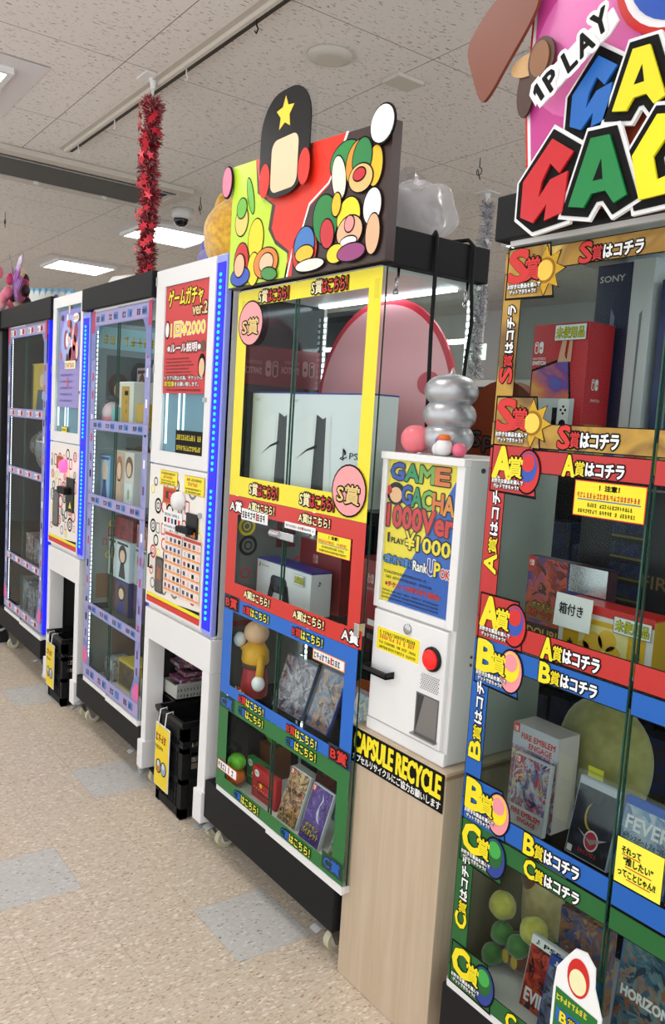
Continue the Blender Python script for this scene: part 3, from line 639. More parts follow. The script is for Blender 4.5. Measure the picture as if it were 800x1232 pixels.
def poster1(t, F):
    p = MB(); u0, v0, u1, v1 = -1.318, 1.622, -.958, 2.024
    p.rect(F, u0, v0, u1, v1, M((206,36,40),.35), 0)
    p.text(F, 'ゲームガチャ', u0+.025, 1.945, .285, .062, YEL, 3, INK, .006, .0018); p.text(F, 'ver.2', -1.085, 1.905, .115, .042, M((236,214,150)), 3, INK, .006, .0014)
    p.text(F, '1回¥2000', -1.265, 1.832, .285, .056, YEL, 3, PAPER, .0035, .0010)
    p.text(F, '※ルール説明※', u0+.03, 1.775, .28, .032, PAPER, 3, M((120,20,26)), .008, .001)
    for k in range(7): p.scrib(F, u0+.022, 1.748-k*.0125, .20+.02*(k % 3), .007, M((70,10,14)), 2, 40+k)
    p.text(F, 'トラブル防止の為、チケットは', u0+.015, 1.672, .32, .016, PAPER, 3, INK, .0022, .0004); p.text(F, '即交換', u0+.015, 1.648, .085, .02, YEL, 3, INK, .003, .0006); p.text(F, 'をお願い致します。', u0+.105, 1.649, .2, .016, PAPER, 3, INK, .0022, .0004)
    p.scrib(F, u0+.03, 1.63, .3, .010, M((90,14,18)), 2, 60)
    p.poly(F, ell(-1.295,1.862,.02,.035), INK, 2); p.poly(F, ell(-1.295,1.862,.015,.028), PAPER, 3); p.poly(F, ell(-.995,1.72,.03,.045), INK, 2); p.poly(F, ell(-.995,1.715,.022,.033), M((236,190,150)), 3); p.poly(F, ell(-.99,1.79,.022,.022), M((110,60,40)), 2)
    p.build('rule_poster', t, label='red rule poster with yellow and white lettering')
    p = MB(); p.rect(F, -1.187, 1.40, -.957, 1.486, INK, 0); p.scrib(F, -1.18, 1.45, .215, .022, YEL, 2, 71); p.scrib(F, -1.175, 1.412, .205, .02, YEL, 2, 72); p.build('black_notice', t, label='small black notice with yellow writing')
def lower2(t, d, F):
    p = MB(); p.rect(F, -2.575, 1.232, -2.475, 1.295, M((150,80,30)), 4); p.rect(F, -2.562, 1.245, -2.488, 1.282, M((190,90,40)), 5); p.build('count_display', d)
    MB().lathe(-2.436, -.006, [(.034,0),(.034,-.012),(.026,-.026),(.01,-.03)], EM((255,60,110), 3.5), 20, 'y', 1.25).build('push_button', d, label='glowing pink push button')
    p = MB(); p.box(-2.40, -2.29, -.012, -.005, 1.03, 1.20, BLK); o = p.build('ticket_slot', d, bev=.002); MB().box(-2.46, -2.345, -.04, -.010, 1.115, 1.15, BLKM).build('slot_lip', o, bev=.004); MB().add([(-2.35,-.013,1.05),(-2.31,-.013,1.05),(-2.33,-.013,1.085)], [(0,1,2)], YEL).build('slot_label', o)
    p = MB(); p.poly(F, rrect(-2.62,.93,-2.52,1.12,.015), M((44,44,46),.3), 4); p.poly(F, rrect(-2.605,.94,-2.535,1.11,.012), M((96,96,98),.2), 5); p.build('coin_return_window', d)
def poster2(t, F):
    p = MB(); u0, v0, u1, v1 = -2.60, 1.545, -2.288, 2.025; rnd = random.Random(4)
    p.rect(F, u0, v0, u1, v1, M((136,130,206),.35), 0); p.rect(F, u0, v0, u1, 1.735, M((150,140,206),.35), 1)
    p.poly(F, ell(-2.44,1.87,.13,.13), M((160,176,230)), 1)
    for k in range(26):
        u = -2.44+rnd.gauss(0,.06); v = 1.86+rnd.gauss(0,.075); p.poly(F, ell(u,v,rnd.uniform(.012,.035),rnd.uniform(.015,.05)), rnd.choice([M((70,50,60)),M((214,90,90)),M((236,200,190)),M((226,150,60)),M((150,60,90)),M((240,236,240)),M((60,50,90))]), 2+k % 3)
    p.poly(F, ell(-2.35,1.98,.045,.022), PAPER, 5); p.scrib(F, -2.39, 1.97, .08, .02, M((210,110,30)), 6, 3); p.rect(F, -2.5, 1.735, -2.34, 1.775, CREAM, 5); p.scrib(F, -2.49, 1.742, .14, .025, M((190,60,90)), 6, 5)
    for k in range(5): p.scrib(F, u0+.03, 1.70-k*.032, .2, .012, M((90,80,140)), 3, 80+k)
    p.build('event_poster', t, label='lilac event poster with a clustered picture and text')
    p = MB(); p.rect(F, -2.53, 1.42, -2.45, 1.445, YEL, 0); p.scrib(F, -2.525, 1.426, .07, .012, INK, 1, 9); p.build('yellow_notice', t)
W1 = ticket_machine('white ticket machine with red rule poster and blue light column, left of the picture-sign showcase', -1.405, -.833, -.905, -.833, poster1, lower1, 2.095, (1.40,2.026,-1.32,-.955), 5, .635)
W2 = ticket_machine('smaller-looking white ticket machine with lilac poster and pink glowing button', -2.70, -2.15, -2.238, -2.15, poster2, lower2, 2.103, (1.42,2.045,-2.64,-2.27), 9, .685)
# ---------------- payment machine on the wooden pedestal ----------------
PX0, PX1, PY0, PY1 = -.026, .342, .02, .40
p = MB(); p.box(PX0, PX1, PY0, PY1, 0, .704, M((206,180,150), .5))
def wood():
    m, t, b = nodes('birch_plywood'); tc = t.nodes.new('ShaderNodeTexCoord'); mp = t.nodes.new('ShaderNodeMapping'); mp.inputs['Scale'].default_value = (40, 40, 2.2); L(t, tc.outputs['Object'], mp.inputs[0])
    nz = N(t, 'ShaderNodeTexNoise', Scale=1.0, Detail=5.0, Distortion=.8); L(t, mp.outputs[0], nz.inputs['Vector']); r = ramp(t, [(.3,(188,168,142)),(.5,(195,175,150)),(.7,(202,183,159))]); L(t, nz.outputs[0], r.inputs[0]); L(t, r.outputs[0], b.inputs['Base Color']); b.inputs['Roughness'].default_value = .5; return m
WOOD = wood()
t = thing('pedestal', ((PX0+PX1)/2, (PY0+PY1)/2, 0), 'tall plain plywood pedestal box carrying the white payment machine', 'pedestal')
MB().box(PX0, PX1, PY0, PY1, 0.001, .712, WOOD).build('box_body', t, bev=.002)
p = MB(); p.box(PX0-.002, PX1+.002, PY0-.002, PY1, .712, .722, M((160,128,98))); p.box(PX0-.002, PX1+.002, PY0-.002, PY1, .722, .73, WOOD); p.build('top_board', t, bev=.001)
p = MB(); Fp = Fr((0,PY0-.0025,0)); p.rect(Fp, PX0+.002, .628, PX1-.002, .726, INK, 0)
p.text(Fp, 'CAPSULE RECYCLE', PX0+.014, .662, PX1-PX0-.028, .055, YEL, 2, bold=.0028); p.text(Fp, 'カプセルリサイクルにご協力お願いします', PX0+.010, .634, PX1-PX0-.02, .021, PAPER, 2, bold=.0005)
tag(p.build('recycle_sign', t), 'black sign with yellow capsule recycling lettering')
for zz, xx in ((.10, PX0+.012), (.69, PX1-.02)): pass
GX0, GX1, GY0, GY1, GZ0, GZ1 = .012, .314, .03, .37, .731, 1.481
t = thing('payment_machine', ((GX0+GX1)/2, (GY0+GY1)/2, GZ0), 'white payment machine with yellow and blue poster and red button, on the plywood pedestal', 'payment machine')
MB().box(GX0, GX1, GY0+.012, GY1, GZ0, GZ1, OFFW).build('body', t, bev=.004)
p = MB(); p.box(GX0, .03, GY0, GY0+.014, 1.07, 1.465, WHITE); p.box(.288, GX1, GY0, GY0+.014, 1.07, 1.465, WHITE); p.box(.03, .288, GY0, GY0+.014, 1.07, 1.09, WHITE); p.box(GX0-.002, GX1+.002, GY0-.006, GY0+.02, 1.463, GZ1+.001, WHITE); p.build('poster_frame', t, bev=.002)
Fg = Fr((0,GY0+.0105,0)); p = MB()
p.rect(Fg, .03, 1.09, .288, 1.463, YEL, 0); p.poly(Fg, [(.058,1.09),(.288,1.09),(.288,1.44)], M((0,92,190),.35), 1)
cs = [M((30,80,180)), M((30,150,90)), M((120,180,60)), M((226,120,40))]
for i, ch in enumerate('GAME'): p.text(Fg, ch, .04+i*.056, 1.413, .05, .04, cs[i], 5, INK, .0055, .0025)
for i, ch in enumerate('GACHA'): p.text(Fg, ch, .088+i*.039, 1.405-.052+(-.003*i), .036, .046, (cs+[M((230,150,40))])[i], 5, INK, .005, .002)
p.text(Fg, '1000Ver', .036, 1.29, .246, .055, RED, 6, M((60,10,10)), .0065, .0025)
p.text(Fg, '1', .043, 1.247, .007, .024, INK, 5, bold=.0008); p.text(Fg, 'PLAY', .058, 1.247, .05, .014, INK, 5, bold=.0006); p.text(Fg, '¥', .114, 1.24, .036, .044, YEL, 6, INK, .0045, .0012); p.text(Fg, '1000', .158, 1.24, .12, .036, YEL, 6, INK, .005, .0016)
p.text(Fg, 'C賞2枚でB賞に', .033, 1.192, .115, .022, M((60,140,220)), 6, INK, .0025, .0005); p.text(Fg, 'Rank', .15, 1.19, .052, .024, PAPER, 6, INK, .003, .001)
p.text(Fg, 'U', .205, 1.188, .022, .038, M((60,60,160)), 6, PAPER, .004, .0015); p.text(Fg, 'P', .228, 1.188, .02, .034, YEL, 6, INK, .004, .0015); p.text(Fg, 'OK', .25, 1.188, .032, .022, RED, 6, PAPER, .003, .001)
p.scrib(Fg, .036, 1.165, .17, .008, INK, 3, 1); p.scrib(Fg, .036, 1.152, .19, .008, INK, 3, 2); p.text(Fg, '※チケットの持ち帰り厳禁※', .045, 1.13, .21, .015, M((190,30,40)), 4, bold=.0008)
for k in range(3): p.scrib(Fg, .034, 1.116-k*.0095, .22, .006, INK, 3, 5+k)
p.poly(Fg, ell(.064,1.375,.036,.03), INK, 3); p.poly(Fg, ell(.064,1.372,.024,.02), M((240,190,140)), 4); p.poly(Fg, ell(.035,1.382,.012,.012), RED, 4)
p.build('price_poster', t, label='yellow and blue price poster behind a clear cover')
MB().box(.03, .288, GY0+.004, GY0+.0055, 1.09, 1.463, ACRYL).build('poster_cover', t)
d = MB().box(GX0+.008, .300, GY0, GY0+.014, .768, 1.064, WHITE).build('service_door', t, bev=.003)
MB().box(GX0, GX1, GY0+.004, GY0+.014, GZ0, .764, WHITE).build('kick_panel', t, bev=.002)
MB().lathe(.158, GY0, [(.0135,0),(.0135,-.005),(.010,-.007)], STEEL, 24, 'y', 1.039).build('door_lock', d)
Fd = Fr((0,GY0-.0006,0)); p = MB(); p.rect(Fd, .036, .957, .208, 1.023, PAPER, 0); p.rect(Fd, .039, .96, .205, 1.02, YEL, 1)
for k, (c, h) in enumerate(((INK,.010),(RED,.013),(INK,.008),(INK,.008))): p.scrib(Fd, .05, 1.004-k*.013, .145, h, c, 2, 30+k)
p.build('yellow_notice', d); 
o = MB().lathe(.255, GY0, [(.031,0),(.031,-.006),(.025,-.009)], BLK, 28, 'y', .987).build('button', d, label='large round red button in a black ring'); MB().lathe(.255, GY0-.008, [(.025,0),(.024,-.006),(.016,-.012),(.004,-.014)], EM((215,20,16), .7), 28, 'y', .987).build('button_cap', o)
p = MB(); p.box(.018, .118, GY0-.03, GY0, .897, .903, BLK); p.box(.018, .118, GY0-.03, GY0-.026, .897, .912, BLK); p.box(.018, .022, GY0-.03, GY0, .897, .915, BLK); p.box(.114, .118, GY0-.03, GY0, .897, .915, BLK); p.build('coin_tray', d, bev=.001)
p = MB()
for i in range(10):
    for j in range(8): p.poly(Fd, ell(.22+i*.0066+(j % 2)*.0033, .906+j*.0052, .0016, .0016, 8), INK, 1)
p.build('speaker_holes', d)
p = MB(); p.rect(Fd, .206, .786, .289, .892, M((96,96,98),.4), 0); p.poly(Fd, [(.211,.79),(.211,.888),(.236,.888)], M((44,44,46),.4), 1); p.box(.203, .291, GY0-.012, GY0, .783, .787, M((150,150,150),.3,.8)); p.poly(Fd, [(.236,.888),(.285,.888),(.285,.79),(.212,.79)], M((128,126,124),.35,.4), 1); p.build('dispenser_mouth', d, bev=0)
for zz in (.86,.88): MB().cyl((GX1, .10, zz+.12), (GX1+.002, .10, zz+.12), .004, STEEL).build('screw', t)
MB().cyl((GX1, .09, 1.455), (GX1+.003, .09, 1.455), .006, DGREY).build('side_lock', t)
# ---------------- top signs ----------------
# picture sign on the mid showcase: colour fields with plain rounded shapes
SY = -.022
t = thing('picture_sign', (-.37, SY, 1.96), 'large lime, red and black sign board standing on the yellow-banded showcase', 'sign board')
Z = lambda x, a=2.352, b_=2.302: a+(b_-a)*(x+.78)/.82
p = MB(); F = Fr((0,SY,0)); X_0, X_1 = -.782, .028
p.prism(F, [(X_0,1.962),(X_1,1.962),(X_1,2.300),(X_0,2.352)], -.03, 0, M((58,40,38), .35)); p.build('board', t)
p = MB()
lime = [(X_0,1.966),(-.42,1.966),(-.43,2.035),(-.50,2.07),(-.545,2.12),(-.53,2.19),(-.62,2.24),(-.64,2.344),(X_0,2.352)]
redp = [(-.44,1.966),(-.42,2.04),(-.50,2.085),(-.525,2.12),(-.51,2.185),(-.60,2.235),(-.64,2.344),(-.165,2.314),(-.20,2.24),(-.235,2.19),(-.325,2.15),(-.36,2.075),(-.395,2.04),(-.40,1.966)]
p.poly(F, redp, M((226,48,30),.3), 1); p.poly(F, lime, M((196,232,60),.3), 1)
p.poly(F, [(-.42,1.966),(-.398,2.04),(-.358,2.08),(-.322,2.155),(-.232,2.196),(-.197,2.243),(-.155,2.314),(-.165,2.316),(-.204,2.246),(-.238,2.200),(-.328,2.16),(-.364,2.084),(-.404,2.043),(-.43,1.966)], PAPER, 2)
rnd = random.Random(11)
def blob(x, z, rx, rz, c, l, ang=0):
    def rot(pts): return [(x+(a-x)*cos(radians(ang))-(b_-z)*sin(radians(ang)), z+(a-x)*sin(radians(ang))+(b_-z)*cos(radians(ang))) for a, b_ in pts]
    p.poly(F, rot(ell(x,z,rx+.004,rz+.004)), INK, l); p.poly(F, rot(ell(x,z,rx,rz)), c, l+1)
c = lambda *a: M(a, .32)
for x, z, rx, rz, cc, l, a in ((-.70,2.04,.045,.06,c(204,36,40),6,0),(-.70,1.995,.06,.028,c(40,80,190),9,0),(-.705,2.03,.032,.035,c(238,188,150),12,0),(-.615,2.10,.045,.062,c(250,216,30),4,0),(-.62,2.01,.035,.05,c(250,216,30),6,0),(-.71,2.17,.04,.045,c(236,206,110),4,0),(-.66,2.24,.016,.06,c(110,190,60),3,20),(-.71,2.21,.03,.03,c(110,190,60),7,0),
    (-.545,2.02,.07,.045,c(238,130,50),8,0),(-.54,2.02,.04,.028,c(240,196,160),10,0),(-.52,1.985,.045,.018,c(60,140,60),12,-8),
    (-.335,2.03,.062,.062,c(200,40,40),6,0),(-.335,2.045,.05,.05,c(60,120,190),9,0),(-.33,2.02,.045,.022,c(240,190,40),12,0),(-.30,1.985,.07,.016,c(240,236,220),13,0),
    (-.24,2.10,.055,.07,c(30,130,60),6,25),(-.225,2.06,.03,.04,c(200,40,50),9,20),(-.16,2.24,.07,.05,c(40,140,70),4,0),(-.185,2.20,.03,.06,c(236,232,210),7,15),(-.10,2.22,.055,.06,c(232,150,40),7,0),(-.085,2.23,.04,.05,c(40,130,70),10,0),(-.085,2.18,.05,.035,c(240,190,120),12,-8),(-.09,2.19,.025,.015,c(200,40,50),15,0),(-.03,2.20,.03,.05,c(240,190,40),8,0),
    (-.13,2.09,.05,.05,c(250,220,40),9,0),(-.12,2.05,.055,.04,c(240,180,140),12,0),(-.12,2.07,.02,.02,c(240,150,150),15,0),(-.12,2.025,.035,.012,c(245,245,240),15,0),(-.105,1.995,.06,.022,c(150,60,120),17,0),(-.175,2.0,.04,.024,c(250,214,40),15,0),(-.03,2.10,.036,.045,c(245,245,245),10,0),(-.02,2.03,.028,.05,c(240,180,140),12,0),(-.185,2.13,.02,.03,c(240,190,40),14,0)):
    blob(x, z, rx, rz, cc, l, a)
p.build('colour_print', t, label='lime, red and black print with clustered coloured ovals')
# cut-outs rising above the board
p = MB(); p.prism(F, rrect(-.605,2.20,-.30,2.50,.06), .008, .010, ACRYL); p.build('clear_backing_sheet', t)
p = MB(); pts = rrect(-.59,2.20,-.32,2.50,.11,8); p.prism(F, pts, .012, .016, BLK); G = Fr((0,SY-.0165,0))
p.poly(G, star(-.455,2.432,.05,.5,5), M((240,200,60)), 1)
p.poly(G, rrect(-.52,2.215,-.375,2.365,.03), M((240,200,164)), 1)
p.poly(G, ell(-.555,2.26,.03,.05), M((214,44,30)), 2); p.poly(G, ell(-.34,2.26,.03,.05), M((214,44,30)), 2); p.build('black_cutout', t, label='black rounded cut-out with a yellow star and a peach panel')
p = MB(); p.prism(F, ell(.0,2.292,.05,.05), .008, .012, INK); p.prism(F, ell(.0,2.292,.045,.045), .012, .014, PAPER); p.build('white_cutout', t, label='round white cut-out at the right corner')
p = MB(); p.prism(F, ell(-.80,2.305,.035,.052), .008, .012, INK); p.prism(F, ell(-.80,2.305,.030,.047), .012, .014, M((240,130,160))); p.build('pink_cutout', t, label='oval pink cut-out at the left corner')
# game sign on the near showcase
SR = -.03; F = Fr((0,SR,0))
t = thing('letter_sign', (.8, SR, 1.96), 'huge cut-out sign with 1PLAY and coloured letters above the near showcase', 'sign')
pk = [(.47,2.205),(.49,2.05),(.60,1.99),(1.15,1.99),(1.22,2.30),(1.0,2.56),(.66,2.56),(.47,2.42)]
p = MB(); p.prism(F, offs(pk,.012), -.013, -.006, RED); p.prism(F, offs(pk,.004), -.006, -.003, PAPER); p.prism(F, offs(pk,-.006), -.003, 0, M((204,70,150),.3))
p.poly(F, ell(.60,2.29,.125,.13,30), M((226,110,180),.3), 1); p.poly(F, ell(.69,2.44,.09,.06), M((150,70,110),.3), 2); p.build('pink_backboard', t)
p = MB(); p.prism(F, ell(.80,2.37,.135,.125,36), .003, .006, RED); p.prism(F, ell(.805,2.372,.125,.117,36), .006, .008, M((240,240,240))); p.prism(F, ell(.81,2.375,.115,.11,36), .008, .010, M((26,80,180),.3)); p.poly(Fr((0,SR-.0105,0)), ell(.85,2.36,.07,.08), M((20,30,90),.3), 1); p.build('blue_disc', t)
p = MB(); p.prism(F, ell(.755,2.09,.05,.05), .004, .006, M((150,60,30))); p.build('brown_disc', t)
p = MB(); b1 = [(.305,2.36),(.33,2.30),(.36,2.235),(.385,2.245),(.43,2.30),(.485,2.36),(.505,2.40),(.49,2.445),(.43,2.46),(.37,2.43),(.325,2.39)]

for _ in range(3): b1 = [q_ for i in range(len(b1)) for q_ in ((b1[i][0]*.75+b1[(i+1) % len(b1)][0]*.25, b1[i][1]*.75+b1[(i+1) % len(b1)][1]*.25), (b1[i][0]*.25+b1[(i+1) % len(b1)][0]*.75, b1[i][1]*.25+b1[(i+1) % len(b1)][1]*.75))]
p.prism(F, b1, .02, .028, M((122,60,36),.5)); p.prism(F, ell(.51,2.285,.033,.042), .010, .018, M((80,44,28))); p.prism(F, ell(.508,2.285,.024,.034), .018, .021, M((140,92,52))); p.prism(F, ell(.47,2.235,.022,.05,20), .006, .012, M((70,38,28))); p.prism(F, ell(.475,2.285,.045,.022), .012, .015, M((206,164,110)))
p.build('brown_cutout', t, label='plain reddish-brown rounded cut-out with dark oval feet')
pl = [(.518,2.230),(.543,2.174),(.62,2.223),(.69,2.260),(.71,2.283),(.692,2.314),(.66,2.298),(.62,2.283),(.58,2.260)]
p = MB(); p.prism(F, offs(pl,-.004), .040, .044, PAPER); G = Fr((0,SR-.0445,0))
g1 = G.sub(.541,2.187,36); one = [(.004,0),(.013,0),(.013,.037),(.007,.037),(-.001,.029),(-.001,.021),(.004,.025)]; p.poly(g1, offs(one,.010), PAPER, 2); p.poly(g1, offs(one,.001), INK, 3)
for ch, u, v, w_, h_, a in (('P',.566,2.199,.024,.038,36),('L',.605,2.223,.022,.040,30),('A',.631,2.240,.032,.040,26),('Y',.661,2.266,.030,.042,22)):
    p.text(G.sub(u,v,a), ch, 0, 0, w_, h_, INK, 3, PAPER, .010, .0022)
p.build('one_play_plate', t, label='white plate reading 1PLAY in black')
def letter(name, pts, holes, colm, d0, lab, rim=None):
    rim = rim or pts; p = MB(); p.prism(F, offs(rim,.022), d0, d0+.008, PAPER); p.prism(F, offs(rim,.015), d0+.008, d0+.011, INK); p.prism(F, pts, d0+.011, d0+.016, colm)
    for h in holes: p.prism(F, h, d0+.016, d0+.0165, INK)
    return tag(p.build(name, t), lab)
def Gs(x, z, sx, sz, out=False):   # angular G, and its simplified rim
    P = ((0,.52),(.55,1),(1,.77),(.80,.56),(.92,.54),(.83,.05),(.28,0),(0,.16)) if out else ((0,.55),(.55,1),(1,.77),(.75,.55),(.55,.70),(.40,.50),(.36,.30),(.58,.50),(.92,.55),(.88,.06),(.52,0),(.54,.2),(.28,0),(0,.10))
    return [(x+a*sx, z+b_*sz) for a, b_ in P]
def As(x, z, s): return [(x+a*s, z+b_*s) for a, b_ in ((.30,1.0),(.62,.98),(1.0,.08),(.80,0),(.64,.2),(.40,.2),(.28,.02),(0,.08))]
letter('letter_g', Gs(.604,2.118,.095,.125), [], M((24,104,190),.3), .012, 'blue letter G outlined in black and white', Gs(.604,2.118,.095,.125,True))
letter('letter_a', As(.703,2.122,.105), [[(.744,2.165),(.764,2.165),(.757,2.195)]], M((244,226,30),.3), .020, 'yellow letter A outlined in black and white')
letter('letter_m', [(.83,2.12),(.85,2.24),(.88,2.24),(.90,2.18),(.92,2.24),(.95,2.24),(.97,2.12),(.935,2.12),(.93,2.18),(.90,2.13),(.87,2.18),(.865,2.12)], [], M((200,34,38),.3), .012, 'red letter M outlined in black and white')
letter('letter_e', [(1.0,2.12),(1.0,2.24),(1.09,2.24),(1.09,2.21),(1.03,2.21),(1.03,2.19),(1.08,2.19),(1.08,2.165),(1.03,2.165),(1.03,2.145),(1.09,2.145),(1.09,2.12)], [], M((20,130,60),.3), .020, 'green letter E outlined in black and white')
letter('letter_g', Gs(.512,1.96,.118,.152), [], M((206,34,42),.3), .026, 'red letter G outlined in black and white', Gs(.512,1.96,.118,.152,True))
letter('letter_a', As(.632,1.965,.125), [[(.683,2.012),(.704,2.012),(.697,2.048)]], M((16,132,66),.3), .030, 'green letter A outlined in black and white')
letter('letter_c', [(.758,2.04),(.80,2.10),(.85,2.09),(.86,2.05),(.82,2.055),(.80,2.03),(.812,1.99),(.86,2.0),(.865,1.965),(.78,1.962)], [], M((246,232,20),.3), .026, 'yellow letter C outlined in black and white')
letter('letter_h', [(.89,1.965),(.89,2.095),(.92,2.095),(.92,2.045),(.96,2.045),(.96,2.095),(.99,2.095),(.99,1.965),(.96,1.965),(.96,2.015),(.92,2.015),(.92,1.965)], [], M((24,104,190),.3), .030, 'blue letter H outlined in black and white')
letter('letter_a', As(1.02,1.965,.125), [[(1.071,2.012),(1.092,2.012),(1.085,2.048)]], M((206,34,42),.3), .026, 'red letter A outlined in black and white')
# ---------------- things on top ----------------
p = MB(); rnd = random.Random(5)
def lumpy(x, y, z, rx, ry, rz, m, amp, seed, n=36, k=20):
    r = random.Random(seed); ph = [(r.uniform(1,5), r.uniform(0,6), r.uniform(1,5), r.uniform(0,6)) for _ in range(5)]
    q = MB(); vs = []; 
    for j in range(k+1):
        for i in range(n):
            a = 2*pi*i/n; b_ = pi*j/k; d = 1+amp*sum(sin(f1*a*1.0+p1+0*b_)*sin(f2*b_+p2) for f1, p1, f2, p2 in [(round(f), p1, g, p2) for f, p1, g, p2 in ph])/2.2
            s_ = max(sin(b_), .01); vs.append((x+rx*d*s_*cos(a), y+ry*d*s_*sin(a), z-rz*d*cos(b_) ))
    fs = [(j*n+i, j*n+(i+1) % n, (j+1)*n+(i+1) % n, (j+1)*n+i) for j in range(k) for i in range(n)]
    zm = min(v[2] for v in vs)
    q.add(vs, fs, m, True); return q
def velour(c1, c2):
    m, t_, b = nodes('plush_velour'); tc = t_.nodes.new('ShaderNodeTexCoord'); nz = N(t_, 'ShaderNodeTexNoise', Scale=40.0, Detail=4.0); L(t_, tc.outputs['Object'], nz.inputs['Vector']); r = ramp(t_, [(.35, c1), (.65, c2)]); L(t_, nz.outputs[0], r.inputs[0]); L(t_, r.outputs[0], b.inputs['Base Color'])
    b.inputs['Roughness'].default_value = .6; b.inputs['Sheen Weight'].default_value = .6; bp = N(t_, 'ShaderNodeBump', Strength=.4, Distance=.004); L(t_, nz.outputs[0], bp.inputs['Height']); L(t_, bp.outputs[0], b.inputs['Normal']); return m
q = lumpy(-1.19, .22, 2.237, .145, .12, .135, velour((200,140,20),(236,186,40)), .05, 3)
for dx in (-.085, .06): q.lathe2([(1,0),(.8,.4),(.4,.8),(.05,1)], -1.20+dx, .2, 2.335, .035, .03, .075, velour((196,136,20),(230,180,40)), 14)
tag(q.build('plush_toy'), 'round golden yellow plush toy on the ticket machine left of the picture sign', 'plush toy')
q = lumpy(-1.49, .31, 2.185, .11, .08, .075, velour((100,96,170),(128,122,196)), .12, 8)
for dx, dz, l in ((-.09,.03,.09),(.0,.05,.13)): q.lathe2([(1,0),(1,.4),(.85,.8),(.4,1)], -1.49+dx, .29, 2.17+dz, .028, .028, l, velour((100,96,170),(128,122,196)), 14)
tag(q.build('plush_toy'), 'lilac blue plush toy with stubby limbs beside the golden plush', 'plush toy')
q = lumpy(-.13, .20, 2.137, .125, .11, .085, milkmat(), .22, 4, 40, 24); q2 = lumpy(-.15, .21, 2.15, .11, .09, .095, glassmat('milky_film', (.9,.9,.92), 1.5, .25), .3, 12, 40, 24)
t = thing('plastic_bag', (-.14,.2,2.052), 'crumpled clear plastic bag on top of the yellow-banded showcase', 'plastic bag'); q.build('outer_film', t); q2.build('inner_film', t)
# cable looped over the showcase top down to the payment machine
p = MB(); p.tube([(.030,.16,1.50),(.032,.155,1.62),(.030,.15,1.80),(.030,.15,1.98),(.026,.15,2.05),(.010,.16,2.064),(-.05,.20,2.062),(-.04,.26,2.062),(.012,.28,2.064),(.03,.285,2.045),(.030,.285,1.95),(.042,.285,1.84),(.036,.28,1.74),(.030,.28,1.60),(.030,.28,1.488)], .0055, BLKM, 8)
tag(p.build('power_cable'), 'black power cable looped over the showcase corner down to the payment machine', 'cable')
# ornaments on the payment machine
def orn(x, y, z, r, h, m=M((186,188,192), .36, .7)): return MB().lathe2([(sin(pi*j/14)**.8, (1-cos(pi*j/14))/2) for j in range(15)], x, y, z, r, r, h, m, 32)
t = thing('stacked_ornament', (.14,.135,1.4825), 'silver ornament of three stacked rounded balls on the payment machine', 'ornament')
for z, r, h in ((1.4825,.066,.088),(1.540,.068,.088),(1.600,.069,.088)): orn(.14,.135,z,r,h).build('ball', t)
MB().lathe2([(1,0),(.6,.25),(.3,.6),(.08,1)], .14, .135, 1.675, .022, .022, .03, M((186,188,192),.36,.7), 20).build('finial', t)
tag(orn(.075,.085,1.4825,.040,.072,M((236,120,130),.35)).build('ball_ornament'), 'larger plain pink ball at the front left of the silver ornament', 'ornament')
t = thing('capsule_figure', (.20,.065,1.4825), 'small white capsule figure with an orange cap beside the silver ornament', 'figure'); orn(.20,.065,1.4825,.022,.042,WHITE).build('body', t); orn(.20,.065,1.518,.017,.018,M((222,110,40),.4)).build('cap', t)
t = thing('capsule_figure', (.17,.07,1.4825), 'tiny white and lilac capsule figure left of the orange-capped one', 'figure'); orn(.168,.075,1.4825,.014,.03,WHITE).build('body', t); orn(.172,.08,1.508,.014,.022,M((130,100,180),.4)).build('cap', t)
tag(orn(.235,.085,1.4825,.018,.034,M((236,110,140),.35)).build('ball_ornament'), 'small pink ball at the right of the orange-capped capsule figure', 'ornament')
tag(MB().lathe2([(1,0),(1,.5),(.7,1)], .132, .05, 1.4825, .009, .009, .005, STEEL, 16).build('coin_disc'), 'tiny metal disc lying in front of the silver ornament', 'coin')
# white housing on the lilac case, butterfly ornament, cloud-edged board
p = MB(); p.lathe2([(1,0),(1.02,.5),(.9,.85),(.6,1)], -2.12, .22, 2.101, .16, .14, .075, OFFW, 28); p.box(-2.275,-2.24,.16,.28,2.102,2.165,OFFW); tag(p.build('white_housing', bev=.003), 'low rounded white plastic housing on top of the lilac showcase', 'housing')
t = thing('butterfly_ornament', (-3.86,.14,2.113), 'pink flower ornament with purple butterfly wings on the dark showcase top', 'ornament')
rnd = random.Random(6); q = MB()
for k in range(26): q.sph(-3.92+rnd.gauss(0,.09), .14+rnd.gauss(0,.04), 2.17+abs(rnd.gauss(0,.10)), .035, .03, .04, rnd.choice([M((230,120,150)),M((240,170,180)),M((200,60,110)),M((230,196,160)),M((60,30,40))]), 12, 8)
q.build('flower_cluster', t)
MB().box(-4.02,-3.80,.06,.22,2.113,2.135,M((40,28,36))).build('plinth', t)
W_ = Fr((-3.78,.08,2.28)); q = MB()
for pts in ([(0,0),(.04,.10),(.12,.16),(.20,.17),(.14,.06)],[(0,0),(.14,.05),(.22,.02),(.12,-.05)],[(0,0),(-.05,.12),(-.12,.21),(-.02,.10)],[(0,0),(.10,-.05),(.13,-.11),(.05,-.10)]): q.prism(W_, pts, 0, .004, M((110,50,130),.25)); q.prism(W_, [(a*.7+.01,b_*.7) for a, b_ in pts], .004, .005, M((150,90,180),.25))
q.tube([(-3.80,.10,2.20),(-3.78,.08,2.25),(-3.78,.08,2.30)], .010, M((80,60,90))); q.build('butterfly', t)
q = MB(); F = Fr((0,.38,0)); pts = []
